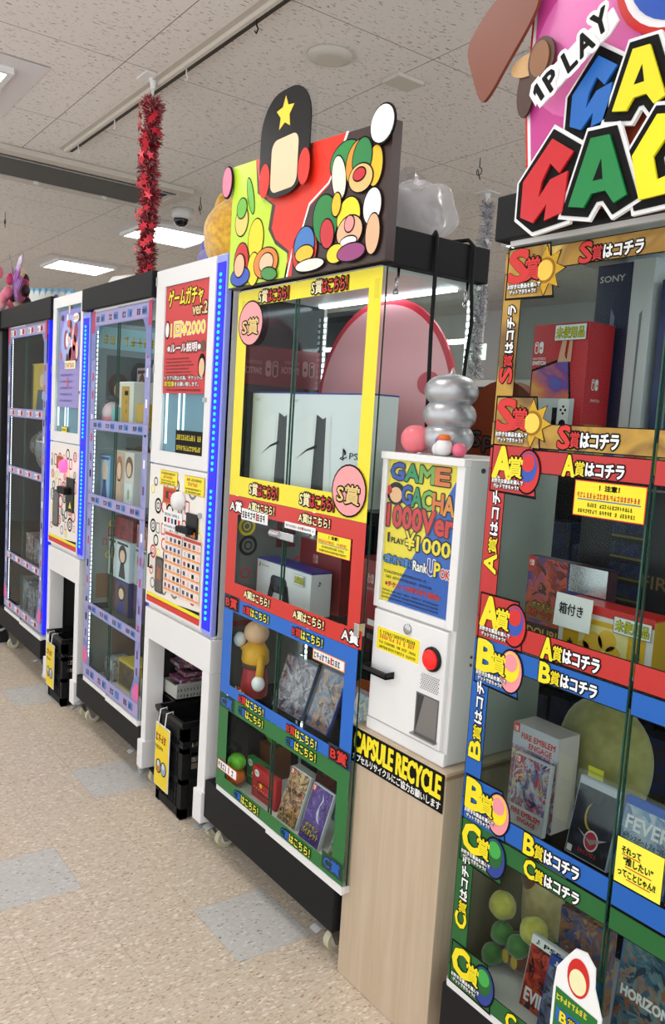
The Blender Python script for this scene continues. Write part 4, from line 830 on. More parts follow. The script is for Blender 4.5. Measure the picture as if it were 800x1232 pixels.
top = [(-4.9,2.113),(-3.5,2.113),(-3.5,2.21)]
for k in range(9): top += ell(-3.57-.14*k, 2.235+.014*k, .075, .05, 5, 20, 160)
q.prism(F, top+[(-4.9,2.36)], 0, .02, M((110,180,220),.4)); q.prism(F, [(a*.97-.12, b_-.018) for a, b_ in top+[(-4.9,2.36)]], .02, .024, M((226,232,226),.4))
q.prism(F, ell(-3.82,2.235,.06,.035), .024,.027, M((30,90,150))); tag(q.build('cloud_sign'), 'pale blue cloud-edged sign board behind the butterfly ornament', 'sign')
# ---------------- ceiling fittings ----------------
t = thing('ceiling_rail', (-1.2,.17,ZC-.03), 'long white picture rail with dark slot running along the ceiling', 'rail')
MB().box(-3.16,1.8,.145,.205,ZC-.016,ZC-.001,M((196,188,178))).build('flange', t); MB().box(-3.14,1.8,.170,.200,ZC-.034,ZC-.016,M((214,206,196))).build('channel', t); MB().box(-3.1,1.8,.186,.2035,ZC-.0355,ZC-.017,M((40,34,30))).build('slot', t)
for k, x in enumerate((-2.95,-2.42,-1.95,-1.62,-1.05)):
    MB().tube([(x,.187,ZC-.034),(x,.187,ZC-.055),(x+.012,.187,ZC-.07),(x,.187,ZC-.082),(x-.012,.187,ZC-.07)], .003, WHITE if k != 4 else BLK).build('rail_hook', t)
tag(MB().lathe(-1.156,.584,[(.09,0),(.09,-.012),(.06,-.024),(.055,-.024)], M((206,200,190),.6), 28, 'z', ZC-.001).build('smoke_detector'), 'round flat off-white detector on the ceiling between rail and picture sign', 'smoke detector')
tag(MB().box(-1.19,-1.08,.88,1.02,ZC-.018,ZC-.001,M((206,200,190),.6)).build('ceiling_plate', bev=.003), 'small square off-white plate on the ceiling right of the round detector', 'plate')
t = thing('security_camera', (-3.9,1.26,ZC-.001), 'small white dome security camera with dark lens on the ceiling', 'camera'); MB().lathe(-3.9,1.26,[(.075,0),(.075,-.05),(.06,-.07),(.05,-.07)], OFFW, 24, 'z', ZC-.001).build('housing', t); MB().sph(-3.9,1.25,ZC-.075,.052,.052,.05,M((14,14,18),.1),20,12).build('lens_dome', t)
for i, (x, y, lb) in enumerate(((-1.592,1.887,'thin wire hook hanging from the ceiling left of the silver tinsel'),(-3.5,1.2,'thin wire hook hanging from the ceiling right of the dome camera'),(-5.1,.35,'thin dark wire hook hanging from the ceiling at the far left'))):
    q = MB(); q.tube([(x,y,ZC),(x,y,ZC-.05)]+[(x+.02*sin(a),y,ZC-.07+.02*cos(a)) for a in (0,.8,1.6,2.4,3.2,4.0,4.8,5.6)]+[(x,y,ZC-.09),(x+.01,y,ZC-.115)], .003, DGREY, 6); tag(q.build('wire_hook'), lb, 'hook')
# air conditioner cassette
ax0, ax1, ay0, ay1 = -4.0, -3.35, -.62, 1.08
t = thing('air_conditioner', ((ax0+ax1)/2, (ay0+ay1)/2, ZC-.03), 'long ceiling air conditioner cassette with dark grille at the upper left', 'air conditioner')
q = MB()
for a, b_, c_, d_ in ((ax0,ax0+.06,ay0,ay1),(ax1-.09,ax1,ay0,ay1),(ax0+.06,ax1-.09,ay0,ay0+.07),(ax0+.06,ax1-.09,ay1-.07,ay1)): q.box(a,b_,c_,d_,ZC-.035,ZC-.001,M((206,198,188),.5))
q.build('panel_frame', t, bev=.006)
MB().box(ax0+.07,ax1-.15,ay0+.16,ay1-.16,ZC-.022,ZC-.006,M((84,84,82),.6)).build('intake_grille', t)
MB().box(ax0+.06,ax1-.09,ay0+.07,ay1-.07,ZC-.004,ZC-.001,M((22,22,24),.6)).build('dark_recess', t)
MB().box(ax1-.145,ax1-.125,ay0+.07,ay1-.07,ZC-.034,ZC-.010,STEEL).build('louver', t)
for k in range(3): q = MB(); q.box(ax0+.055,ax0+.075,ay0+.4+k*.45,ay0+.43+k*.45,ZC-.04,ZC-.02,WHITE); q.build('clip', t)
# tinsel garlands
def tinsel(label, x, y, z0, z1, R_, cols, n, stars, seed):
    rnd = random.Random(seed); t = thing('tinsel_garland', (x,y,z1), label, 'tinsel')
    q = MB(); q.box(x-.055,x+.055,y-.055,y+.055,ZC-.008,ZC-.001,WHITE); q.cyl((x,y,ZC-.008),(x,y,ZC-.05),.018,WHITE,14,.010); q.tube([(x,y,ZC-.04),(x,y,z1-.03)], .007, WHITE); q.build('ceiling_mount', t)
    q = MB(); q.tube([(x+.01*sin(k*.7),y,z1-(z1-z0)*k/20) for k in range(21)], .006, cols[0]); q.build('core_wire', t)
    q = MB(); 
    for k in range(n):
        u = rnd.random(); z = z1-(z1-z0)*u; a = rnd.uniform(0,6.28); e = rnd.uniform(-.9,.9); rr = R_*rnd.uniform(.65,1.1)*(.85+.15*sin(u*40))
        cx_ = x+.012*sin(u*14); d = Vector((cos(a)*cos(e), sin(a)*cos(e), sin(e))); s_ = d.orthogonal().normalized()*.0028; p0 = Vector((cx_,y,z)); p1 = p0+d*rr
        q.add([p0-s_, p0+s_, p1+s_*.6, p1-s_*.6], [(0,1,2,3)], rnd.choice(cols))
    q.build('foil_strands', t, kind='stuff')
    for k in range(stars):
        z = z1-(z1-z0)*rnd.random(); a = rnd.uniform(3.6,6.6); rr = R_*1.0; F_ = Fr((x+cos(a)*rr,y+sin(a)*rr,z),(cos(a+1.57),sin(a+1.57),rnd.uniform(-.3,.3)),(0,0,1)); q = MB(); q.prism(F_, star(0,0,R_*.38,.42,5,rnd.uniform(0,90)), 0, .001, cols[-1]); q.build('foil_star', t)
MT = lambda c_: M(c_, .25, .35)
tinsel('red tinsel garland with stars hanging from the ceiling over the lilac showcase', -1.885, .155, 2.115, 2.90, .056, [MT((150,62,72)),MT((190,120,126)),MT((224,180,180)),MT((160,50,62)),MT((208,44,62))], 5200, 46, 2)
tinsel('silver tinsel garland hanging behind, between the two showcase headers', -2.006, 2.384, 1.90, 2.94, .062, [MT((190,190,194)),MT((235,235,240)),MT((150,150,154)),MT((215,215,220))], 2600, 6, 4)
# ---------------- crates with signs ----------------
def crate(label, x0, y0, w_, d_, h_, slabel):
    t = thing('plastic_crate', (x0+w_/2, y0+d_/2, 0), label, 'crate'); x1 = x0+w_; y1 = y0+d_; q = MB(); th = .006
    F_ = MB()
    for z, hh in ((.012,.03),(h_*.36,.02),(h_*.68,.02),(h_-.075,.05),(h_-.02,.02)):
        o = .008 if z > h_-.03 else 0
        for a, b_, c_, e_ in ((x0-o,x1+o,y0-o,y0+th),(x0-o,x1+o,y1-th,y1+o),(x0-o,x0+th,y0+th,y1-th),(x1-th,x1+o,y0+th,y1-th)): q.box(a,b_,c_,e_,z,z+hh,BLKM)
    for (a, c_) in ((x0,y0),(x1-.03,y0),(x0,y1-.03),(x1-.03,y1-.03)): q.box(a,a+.03,c_,c_+.03,.0,h_-.01,BLKM)
    q.box(x0,x1,y0,y1,.006,.012,BLKM)
    for k in range(1, 9): 
        a = x0+w_*k/9; q.box(a-.003,a+.003,y0+.001,y0+.005,.03,h_-.05,BLKM); q.box(a-.003,a+.003,y1-.005,y1-.001,.03,h_-.05,BLKM); c_ = y0+d_*k/9; q.box(x1-.005,x1-.001,c_-.003,c_+.003,.03,h_-.05,BLKM); q.box(x0+.001,x0+.005,c_-.003,c_+.003,.03,h_-.05,BLKM)
    for k in range(2, 13): z = h_*k/14; q.box(x0+.002,x1-.002,y0+.002,y0+.004,z-.002,z+.002,BLKM); q.box(x1-.004,x1-.002,y0+.002,y1-.002,z-.002,z+.002,BLKM); q.box(x0+.002,x1-.002,y1-.004,y1-.002,z-.002,z+.002,BLKM)
    q.box(x0+.008,x1-.008,y0+.0045,y0+.0055,.012,h_*.70,BLKM); q.box(x1-.0065,x1-.0055,y0+.008,y1-.008,.012,h_*.5,BLKM)
    q.build('mesh_basket', t); 
    q = MB(); q.box(x0-.012,x1+.012,y0-.012,y0+.004,h_-.012,h_+.004,BLK); q.box(x0-.012,x1+.012,y1-.004,y1+.012,h_-.012,h_+.004,BLK); q.box(x0-.012,x0+.004,y0+.004,y1-.004,h_-.012,h_+.004,BLK); q.box(x1-.004,x1+.012,y0+.004,y1-.004,h_-.012,h_+.004,BLK); q.build('rim', t, bev=.002)
    s = thing('hanging_sign', (x0+w_*.4, y0-.016, h_*.15), slabel, 'sign'); F_ = Fr((0,y0-.017,0)); a, b_, c_, e_ = x0+w_*.10, x0+w_*.66, h_*.20, h_*.86
    q = MB(); q.prism(F_, [(a,c_),(b_,c_),(b_,e_),(a,e_)], 0, .003, PAPER); G = Fr((0,y0-.0203,0)); q.rect(G,a+.003,c_+.003,b_-.003,e_-.003,M((240,210,30)),1)
    ww = b_-a; hh = e_-c_; q.scrib(G, a+ww*.08, c_+hh*.72, ww*.84, hh*.14, M((150,24,30)), 3, 5); q.scrib(G, a+ww*.05, c_+hh*.60, ww*.6, hh*.06, INK, 3, 6)
    for kx in (.32,.68): q.poly(G, ell(a+ww*kx,c_+hh*.33,ww*.2,ww*.23), INK, 3); q.poly(G, ell(a+ww*kx,c_+hh*.33,ww*.16,ww*.19), M((150,170,200)) if kx > .5 else M((176,130,80)), 4); q.poly(G, ell(a+ww*kx,c_+hh*.38,ww*.09,ww*.1), M((206,214,226)), 5)
    q.build('card', s)
    for kx in (.3,.75): q = MB(); xx = a+ww*kx; q.tube([(xx,y0-.019,e_-.015),(xx,y0-.026,e_+.005),(xx,y0-.020,h_+.006),(xx,y0+.006,h_+.010),(xx,y0+.008,h_-.014)], .0025, WHITE, 6); q.build('wire_hook', s)
    return t
crate('black mesh crate under the ticket machine with the red rule poster', -1.262, .012, .225, .33, .385, 'yellow sign with two round pictures hung on the near black crate')
crate('black mesh crate under the ticket machine with the lilac poster', -2.655, .004, .225, .33, .355, 'yellow sign with two round pictures hung on the far black crate')
# white basket of packages resting on the rear of the near crate
x0,x1,y0,y1,zb = -1.392,-1.258,.085,.375,.3905
t = thing('white_basket', (-1.325,.23,zb), 'pale perforated basket of packages beside and above the near black crate', 'basket'); q = MB()
for z in (.0,.024,.048): q.box(x1-.006,x1,y0+.006,y1-.006,zb+z,zb+z+.012,M((176,180,172),.5))
for k in range(1,20): a = y0+(y1-y0)*k/20; q.box(x1-.005,x1-.001,a-.004,a+.004,zb+.004,zb+.056,M((176,180,172),.5))
WB = M((176,180,172),.5); q.box(x0,x1,y0,y1,zb,zb+.008,WB); q.box(x0,x0+.006,y0+.006,y1,zb,zb+.06,WB); q.box(x0,x1,y0,y0+.006,zb,zb+.06,WB); q.box(x0+.006,x1-.006,y1-.006,y1,zb,zb+.06,WB); q.build('basket_body', t); MB().box(x1-.006,x1+.004,y0,y1,zb+.06,zb+.068,WB).build('rim', t)
rnd = random.Random(21)
for k in range(9):
    q = MB(); q.T = tilt(-1.323, .215+.025*(k % 3), .402+.0195*k, rx=rnd.uniform(-5,5), rz=rnd.uniform(-6,6)); q.box(-.055,.055,-.11,.10,0,.016,art(60+k,[(40,50,100),(150,60,90),(60,70,80),(190,180,170)],18)); q.box(-.057,.057,-.112,.102,-.001,.0175,FILM)
    tag(q.build('wrapped_package', bev=.003), 'wrapped package heaped in the pale basket on the near crate', 'package', 'packages in the pale basket')
# ---------------- boxes and cases on display ----------------
def carton(name, label, x0, x1, y0, y1, z0, z1, body, deco=None, top=None, side=None, film=False, rz=0, group=None, cat='box'):
    t = thing(name, ((x0+x1)/2, (y0+y1)/2, z0), label, cat, group); xc, yc = (x0+x1)/2, (y0+y1)/2
    T = Matrix.Translation((xc, yc, z0)) @ Matrix.Rotation(radians(rz), 4, 'Z'); w_ = (x1-x0)/2; d_ = (y1-y0)/2; h_ = z1-z0
    q = MB(); q.T = T; q.box(-w_, w_, -d_, d_, 0, h_, body); q.build('carton', t, bev=.0015)
    F = Fr((-w_, -d_-.0004, 0)); q = MB(); q.T = T
    if deco: deco(q, F, 2*w_, h_); q.build('front_print', t)
    if top: q = MB(); q.T = T; q.box(-w_-.0005, w_+.0005, -d_-.0005, d_+.0005, h_-.004, h_+.0006, top); q.build('lid_edge', t)
    if side:
        q = MB(); q.T = T; side(q, Fr((w_+.0004, -d_, 0), (0,1,0), (0,0,1)), 2*d_, h_); q.build('side_print_or_reflection', t)
    if film: q = MB(); q.T = T; q.box(-w_-.002, w_+.002, -d_-.003, d_+.002, 0.0005, h_+.002, FILM); q.build('film_wrap', t)
    return t
def case(label, x, y, z, w_, h_, lean, shell, deco, th=.014, film=False, rz=0, ry=0, name='game_case', cat='game case', group=None):
    t = thing(name, (x, y, z), label, cat, group); T = tilt(x, y, z, rx=-lean, rz=rz, ry=ry)
    q = MB(); q.T = T; q.box(-w_/2, w_/2, 0, th, 0, h_, shell); q.build('case_shell', t, bev=.002)
    q = MB(); q.T = T; F = Fr((-w_/2, -.0004, 0)); deco(q, F, w_, h_); q.build('cover_print', t)
    if film: q = MB(); q.T = T; q.box(-w_/2-.006, w_/2+.006, -.004, th+.003, 0, h_+.012, FILM); q.build('film_wrap', t)
    return t
def ps_logo(q, F, u, v, s, m=INK, l=3):
    q.poly(F, [(u+s*.38,v),(u+s*.52,v+s*.06),(u+s*.52,v+s*.72),(u+s*.62,v+s*.70),(u+s*.62,v+s*.45),(u+s*.8,v+s*.5),(u+s*.8,v+s*.75),(u+s*.62,v+s*.92),(u+s*.38,v+s)], m, l)
    q.poly(F, [(u,v+s*.18),(u+s*.36,v+s*.34),(u+s*.36,v+s*.24),(u+s*.14,v+s*.18),(u+s*.36,v+s*.16),(u+s*.36,v+s*.07),(u+s*.04,v+s*.10)], m, l); q.poly(F, [(u+s*.55,v+s*.16),(u+s*.98,v+s*.30),(u+s*.96,v+s*.38),(u+s*.55,v+s*.24)], m, l)
def unused(t, F, u, v, w_, h_):
    q = MB(); q.rect(F, u, v, u+w_, v+h_, PAPER, 6); q.frame(F, u, v, u+w_, v+h_, .001, DGREY, 7); q.text(F, '未使用品', u+w_*.06, v+h_*.16, w_*.88, h_*.68, M((226,220,30)), 9, M((110,120,30)), .0012); return q.build('unused_tag', t, label='white tag with yellow lettering')
# near case, top level
def d_switch(q, F, w_, h_):
    q.poly(F, [(w_*.02,h_*.60),(w_*.70,h_*.72),(w_*.80,h_*.28),(w_*.02,h_*.28)], INK, 1); q.poly(F, [(w_*.04,h_*.58),(w_*.68,h_*.69),(w_*.76,h_*.30),(w_*.04,h_*.30)], art(17,[(40,110,200),(120,60,150),(220,110,60),(240,190,60)],9), 2)
    q.rect(F, w_*.02, 0, w_*.86, h_*.34, M((206,208,212)), 3); q.poly(F, rrect(w_*.58,.004,w_*.78,h_*.34,.008), PAPER, 4); q.rect(F, w_*.48, 0, w_*.57, h_*.26, INK, 4)
    q.poly(F, ell(w_*.68,h_*.12,.009,.009), INK, 5)
    for a, b_ in ((.68,.27),(.72,.24),(.64,.24),(.68,.21)): q.poly(F, ell(w_*a,h_*b_,.003,.003,10), INK, 5)
    q.poly(F, [(w_*.50,h_*.66),(w_*.58,h_*.92),(w_*.66,h_*.98),(w_*.62,h_*.72),(w_*.66,h_*.68),(w_*.70,h_*.90),(w_*.75,h_*.98),(w_*.74,h_*.66)], M((214,160,130)), 4)
    sw_icon(q, F, w_*.05, h_*.74, .026); q.text(F, 'NINTENDO', w_*.03, h_*.685, .036, .005, PAPER, 3); q.text(F, 'SWITCH', w_*.03, h_*.64, .036, .008, PAPER, 3, bold=.0004)
def d_sw_side(q, F, w_, h_): sw_icon(q, F, w_*.25, h_*.42, .024); q.text(F, 'SWITCH', w_*.25, h_*.32, .03, .006, PAPER, 3); q.rect(F, w_*.1, .01, w_*.8, .03, M((200,160,60)), 1)
b1 = carton('console_box', 'red console box with white controller picture on the top shelf of the near showcase', .425, .572, .10, .188, 1.5455, 1.79, M((192,26,38),.35), d_switch, None, d_sw_side)
unused(b1, Fr((0,.0985,0)), .487, 1.752, .082, .034)
def d_navy(q, F, w_, h_): q.text(F, 'SONY', w_*.1, h_*.90, w_*.72, h_*.035, M((200,200,205)), 2, bold=.0004); q.poly(F, [(w_*.42,0),(w_*.5,h_*.75),(w_*.62,h_*.7),(w_*.55,0)], M((120,130,160)), 1)
carton('console_box', 'tall navy console box standing behind the red console box', .505, .592, .20, .36, 1.5455, 1.925, M((18,26,66),.3), d_navy)
carton('console_box', 'tall narrow white console box right of the navy one', .600, .652, .19, .36, 1.5455, 1.926, M((206,210,214),.3), lambda q, F, w_, h_: q.poly(F, [(w_*.5,h_*.7),(w_*.62,h_*.72),(w_*.56,h_*.1),(w_*.5,0)], M((120,124,130)), 1))
carton('console_box', 'dark blue console box at the right of the top shelf, behind the light bar', .665, .785, .20, .36, 1.5455, 1.88, art(5,[(16,24,60),(20,50,110),(40,40,60),(200,110,40)],5))
# near case, A level
def d_double(q, F, w_, h_):
    q.rect(F, 0,0,w_,h_, art(9,[(70,24,30),(160,50,30),(210,90,50),(90,60,130)],14), 0); q.rect(F, w_*.52, 0, w_, h_, art(10,[(40,20,70),(90,50,140),(50,60,110),(30,20,50)],14), 1); q.rect(F, 0, h_*.86, w_*.1, h_, RED, 2); sw_icon(q, F, w_*.02, h_*.885, .014)
    q.poly(F, rrect(w_*.02,h_*.25,w_*.47,h_*.42,.008), M((150,110,50)), 2); q.text(F, 'スカーレット', w_*.05, h_*.28, w_*.38, h_*.10, M((230,60,40)), 5, M((60,20,10)), .002, .0008); q.text(F, 'ポケモン', w_*.1, h_*.40, w_*.25, h_*.06, YEL, 5, M((60,20,10)), .0015)
    q.rect(F, 0, 0, w_*.6, h_*.2, M((60,30,26)), 2); q.text(F, 'DOUBLE', w_*.06, h_*.05, w_*.5, h_*.10, M((226,190,90)), 4, bold=.0005)
db = carton('game_box', 'red and purple double pack box lettered DOUBLE in the near showcase', .421, .637, .155, .19, 1.0755, 1.268, M((60,26,40),.35), d_double)
tag(MB().rect(Fr((0,.1535,0)), .540, 1.208, .638, 1.268, M((220,222,226),.25,.9), 2).build('price_card', db), 'shiny silver card')
def d_lite(q, F, w_, h_):
    q.rect(F, 0, h_*.86, w_, h_, RED, 1); q.poly(F, rrect(w_*.06,.008,w_*.93,h_*.78,.012), M((226,176,30),.35), 1); q.rect(F, w_*.24, h_*.10, w_*.76, h_*.70, M((236,224,150)), 2)
    for a, b_, r in ((.4,.4,.024),(.55,.5,.022),(.62,.3,.018),(.3,.28,.016)): q.poly(F, ell(w_*a,h_*b_,r,r), M((236,190,60)), 3)
    q.poly(F, ell(w_*.15,h_*.60,.009,.009), M((120,110,100)), 3); q.poly(F, ell(w_*.85,h_*.36,.009,.009), M((100,90,80)), 3); q.rect(F, w_*.12,h_*.30,w_*.18,h_*.34,DGREY,3); q.rect(F, w_*.14,h_*.26,w_*.16,h_*.38,DGREY,3)
lb = carton('console_box', 'white and yellow handheld console box with red lid in the near showcase', .575, .80, .085, .148, 1.0755, 1.205, M((232,228,222),.35), d_lite, RED, lambda q, F, w_, h_: q.rect(F, 0, 0, w_, h_, M((200,160,40)), 0))
unused(lb, Fr((0,.0835,0)), .712, 1.162, .085, .034)
q = MB(); q.T = tilt(.62,.066,1.148,rx=-4); q.box(-.046,.046,0,.002,0,.07,PAPER); q.text(Fr((-.046,-.0005,0)), '箱付き', .012, .028, .06, .024, INK, 2, bold=.0004); tag(q.build('hand_written_card', lb), 'white handwritten card')
carton('game_box', 'dark purple art box right of the light bar in the near showcase', .845, 1.0, .14, .20, 1.0755, 1.41, art(22,[(40,20,36),(110,30,80),(150,60,60),(40,30,40),(90,110,100)],10))
carton('game_box', 'black box with faint gold lettering at the back of the red level', .47, .76, .27, .35, 1.0755, 1.44, M((18,18,24),.3), lambda q, F, w_, h_: (q.text(F, 'FIRE', w_*.60, h_*.42, .085, .028, M((120,96,50)), 2, bold=.0004), [q.rect(F, w_*.3, h_*(.2+.13*k), w_*.58, h_*(.28+.13*k), art(70+k,[(14,24,60),(20,40,90),(60,60,40)],20), 1) for k in range(5)], [q.rect(F, w_*.3, h_*(.18+.13*k), w_*.58, h_*(.195+.13*k), M((110,100,40)), 2) for k in range(5)]))
# near case, B level
FEART = art(12,[(40,50,110),(200,210,230),(190,60,50),(90,110,170),(230,200,120)],22)
def d_fe(q, F, w_, h_):
    q.rect(F, 0,0,w_,h_, FEART, 0); q.rect(F, 0, h_*.76, w_, h_, M((196,200,212)), 0.5); q.rect(F, 0, h_*.90, w_*.14, h_, RED, 1); sw_icon(q, F, w_*.03, h_*.915, .012); q.text(F, 'FIRE EMBLEM', w_*.2, h_*.86, w_*.74, h_*.06, M((200,30,40)), 3, PAPER, .0012, .0006); q.text(F, 'ENGAGE', w_*.38, h_*.78, w_*.5, h_*.055, M((200,30,40)), 3, PAPER, .0012, .0006)
fe = carton('game_box', 'wrapped fantasy game box with pale title strip, upright in the blue level', .424, .557, .15, .225, .6405, .868, M((200,190,190),.35), d_fe, film=True)
case('game case with matching fantasy art standing before its larger wrapped box', .505, .118, .6405, .105, .168, 4, M((200,206,210),.25), lambda q, F, w_, h_: (q.rect(F, w_*.03,.003,w_*.97,h_-.003, FEART, 0), q.rect(F, w_*.03,.003,w_*.97,h_*.28, M((206,208,216)), .5), q.rect(F, .004, h_*.86, w_*.2, h_*.97, RED, 1), sw_icon(q, F, w_*.05, h_*.88, .014), q.text(F, 'FIRE EMBLEM', w_*.1, h_*.17, w_*.8, h_*.07, M((210,40,50)), 4, PAPER, .0012, .0006), q.text(F, 'ENGAGE', w_*.3, h_*.08, w_*.5, h_*.06, M((210,40,50)), 4, PAPER, .0012, .0006)), film=True)
tag(lumpy(.560, .318, .79, .125, .072, .150, velour((140,136,70),(160,154,88)), .05, 4).build('plush_toy'), 'large dull yellow-green plush behind the game cases of the blue level', 'plush toy')
def d_fz(q, F, w_, h_):
    q.rect(F, .003,.003,w_-.003,h_-.003, art(14,[(10,12,22),(26,30,48),(50,50,70)],16), 0); q.rect(F, .003,h_*.9,w_-.003,h_-.003, M((190,196,206)), 1); q.poly(F, ell(w_*.48,h_*.55,.02,.03), M((190,160,60)), 1); q.poly(F, ell(w_*.52,h_*.57,.02,.03), M((14,16,26)), 2)
    q.poly(F, ell(w_*.55,h_*.27,.018,.022), PAPER, 2); q.poly(F, ell(w_*.55,h_*.27,.015,.019), M((190,40,60)), 3); q.poly(F, [(w_*.2,h_*.36),(w_*.5,h_*.28),(w_*.9,h_*.36),(w_*.55,h_*.22)], M((190,190,196)), 3); q.scrib(F, w_*.3, h_*.08, w_*.5, h_*.06, M((200,60,70)), 3, 3); q.rect(F, w_*.05,.006,w_*.17,.02, PAPER, 2)
case('dark space game case with winged round emblem in clear wrap', .668, .125, .6405, .108, .172, 12, M((170,180,200),.25), d_fz, film=True)
case('pale blue game case right of the door edge, behind the yellow note', .79, .13, .6405, .125, .172, 12, M((40,90,190),.25), lambda q, F, w_, h_: (q.rect(F, .003,.003,w_-.003,h_*.9, art(15,[(110,150,190),(190,206,220),(90,120,160)],14), 0), q.rect(F, .003, h_*.9, w_-.003, h_-.002, M((24,90,190)), 1), q.text(F, 'FEVER', w_*.1, h_*.62, w_*.8, h_*.16, PAPER, 3, bold=.001), q.text(F, 'トランスポートフィーバー', w_*.1, h_*.50, w_*.8, h_*.07, INK, 3, bold=.0003)), film=True)
case('black game case at the right edge of the blue level', .92, .12, .6405, .125, .172, 12, M((30,30,34),.25), lambda q, F, w_, h_: q.rect(F, .003,.003,w_-.003,h_-.003, art(16,[(16,16,20),(60,60,66),(190,110,40)],16), 0), film=True)
q = MB(); q.T = tilt(.60,.235,.6405); q.box(-.02,.02,0,.0015,.0,.16,LYEL); q.scrib(Fr((-.02,-.0005,0)), .005,.09,.03,.014,INK,1,4); q.scrib(Fr((-.02,-.0005,0)), .005,.06,.03,.014,RED,1,5); tag(q.build('price_card'), 'yellow price card standing behind the wrapped fantasy game box', 'card')
# near case, C level
ZR = .2625
def cover(seed, cols, txt=None, tc=PAPER, bar=None, tu=(.12,.18,.7,.14)):
    def f(q, F, w_, h_):
        q.rect(F, .003,.003,w_-.003,h_-.003, art(seed, cols, 18), 0)
        if bar: q.rect(F, .002, h_*.87, w_-.002, h_-.002, bar[0], 1); q.text(F, bar[1], w_*.3, h_*.90, w_*.36, h_*.055, bar[2], 2, bold=.0006); ps_logo(q, F, w_*.12, h_*.895, h_*.07, bar[2], 2)
        if txt: q.text(F, txt, w_*tu[0], h_*tu[1], w_*tu[2], h_*tu[3], tc, 4, bold=.0012)
    return f
case('red horror game case with bold white lettering, lower left of the near showcase', .628, .078, ZR, .125, .165, 10, M((210,210,214),.3), cover(31,[(60,14,14),(170,40,28),(210,80,50),(40,20,20)],'EVIL',PAPER,(PAPER,'PS5',INK),(.1,.12,.42,.17)))
case('dark blue game case beside the red horror case, behind the standee board', .70, .052, ZR, .125, .165, 10, M((30,70,170),.3), cover(32,[(20,26,46),(60,70,100),(110,120,150),(24,20,34)],None,PAPER,(M((20,60,150)),'PS4',PAPER)))
case('large blue landscape game case right of the standee board', .835, .12, ZR, .135, .262, 5, M((40,80,190),.3), cover(33,[(30,50,70),(70,110,130),(120,140,140),(150,90,60)],'HORIZON',PAPER,None,(.1,.55,.8,.08)))
carton('game_box', 'blue and orange treasure art box at the back of the green level', .575, .70, .19, .23, ZR, .47, art(34,[(40,60,110),(170,110,50),(60,90,140),(200,150,90)],16))
t = thing('pompom_plush', (.495,.12,ZR), 'brown plush with yellow and green pompoms, lower left of the near showcase', 'plush toy')
lumpy(.495,.17,.31,.048,.045,.048,velour((110,60,30),(140,80,40)),.04,3).build('body', t)
q = MB(); q.poly(Fr((.480,.1235,.31)), ell(0,0,.010,.017), M((226,190,80)), 0); q.poly(Fr((.507,.1235,.31)), ell(0,0,.010,.017), M((226,190,80)), 0); q.build('oval_patch', t)
for x, y, z, r, cc in ((.445,.14,.415,.033,((176,170,60),(206,200,90))),(.535,.15,.395,.033,((176,170,60),(206,200,90))),(.456,.135,.352,.027,((50,110,40),(80,140,60))),(.505,.135,.345,.027,((50,110,40),(80,140,60))),(.443,.12,.295,.026,((50,110,40),(80,140,60)))): lumpy(x,y,z,r,r,r,velour(*cc),.05,int(x*999),20,12).build('pompom', t)
t = thing('plush_toy', (.475,.255,ZR), 'cream and brown plush standing at the back of the green level', 'plush toy'); lumpy(.475,.255,.40,.055,.05,.138,velour((190,170,110),(214,196,140)),.05,6).build('body', t); lumpy(.455,.25,.47,.04,.042,.06,velour((110,70,50),(130,90,60)),.05,7).build('brown_side', t)
carton('green_card_box', 'small green picture box at the back beside the cream plush', .535, .575, .20, .215, ZR, .36, art(35,[(40,110,50),(90,160,80),(190,200,150)],30))
# ---- mid case contents
def d_ps5(logo):
    def f(q, F, w_, h_):
        q.text(F, 'SONY', .02 if not logo else .008, h_*.91, .032, .009, M((150,150,154)), 2); x = .157 if not logo else .131
        q.poly(F, [(x,0),(x+.012,h_*.80),(x+.045,h_*.76),(x+.06,h_*.78),(x+.065,0)], M((22,22,28),.3), 1); q.poly(F, [(x-.09,h_*.36),(x-.03,h_*.47),(x+.02,h_*.52),(x+.02,h_*.49),(x-.03,h_*.45)], INK, 2)
        q.poly(F, [(x+.065,0),(x+.06,h_*.78),(x+.085,h_*.80),(x+.10,0)], M((214,216,220)), 1); q.poly(F, [(x-.10,0),(x-.08,h_*.70),(x,h_*.80),(x-.012,0)], M((222,224,228)), 1)
        if logo: ps_logo(q, F, .27, h_*.40, .035); q.text(F, 'PS5', .315, h_*.42, .06, .018, INK, 2)
    return f
carton('console_box', 'white console box with blue lid, left one in the yellow level', -.718, -.478, .055, .15, 1.3155, 1.634, M((216,220,226),.3), d_ps5(False), M((30,40,140),.3))
cb = carton('console_box', 'white console box with blue lid, right one in the yellow level', -.474, -.075, .050, .145, 1.3155, 1.632, M((216,220,226),.3), d_ps5(True), M((30,40,140),.3))
carton('console_box', 'light grey console box standing by the right side pane of the yellow level', -.068, -.012, .16, .30, 1.3155, 1.60, M((190,194,200),.3), None, M((40,50,140),.3), lambda q, F, w_, h_: unused_side(q, F, w_, h_)) if 0 else None
q = MB(); F = Fr((0,.312,0)); dome = ell(-.365,1.60,.345,.345,40,0,180); q.prism(F, [(a,max(b_,1.316)) for a, b_ in [(-.71,1.316)]+dome[::-1]+[(-.02,1.316)]], -.008, 0, M((206,40,64),.35)); ins = ell(-.365,1.60,.325,.325,40,0,180); q.prism(F, [(-.69,1.33)]+ins[::-1]+[(-.04,1.33)], 0, .002, M((244,176,186),.35)); q.poly(Fr((0,.3095,0)), ell(-.14,1.68,.05,.035), M((206,70,90),.35), 1)
tag(q.build('pink_display_board'), 'large pink dome-shaped board with red rim inside the yellow level', 'board')
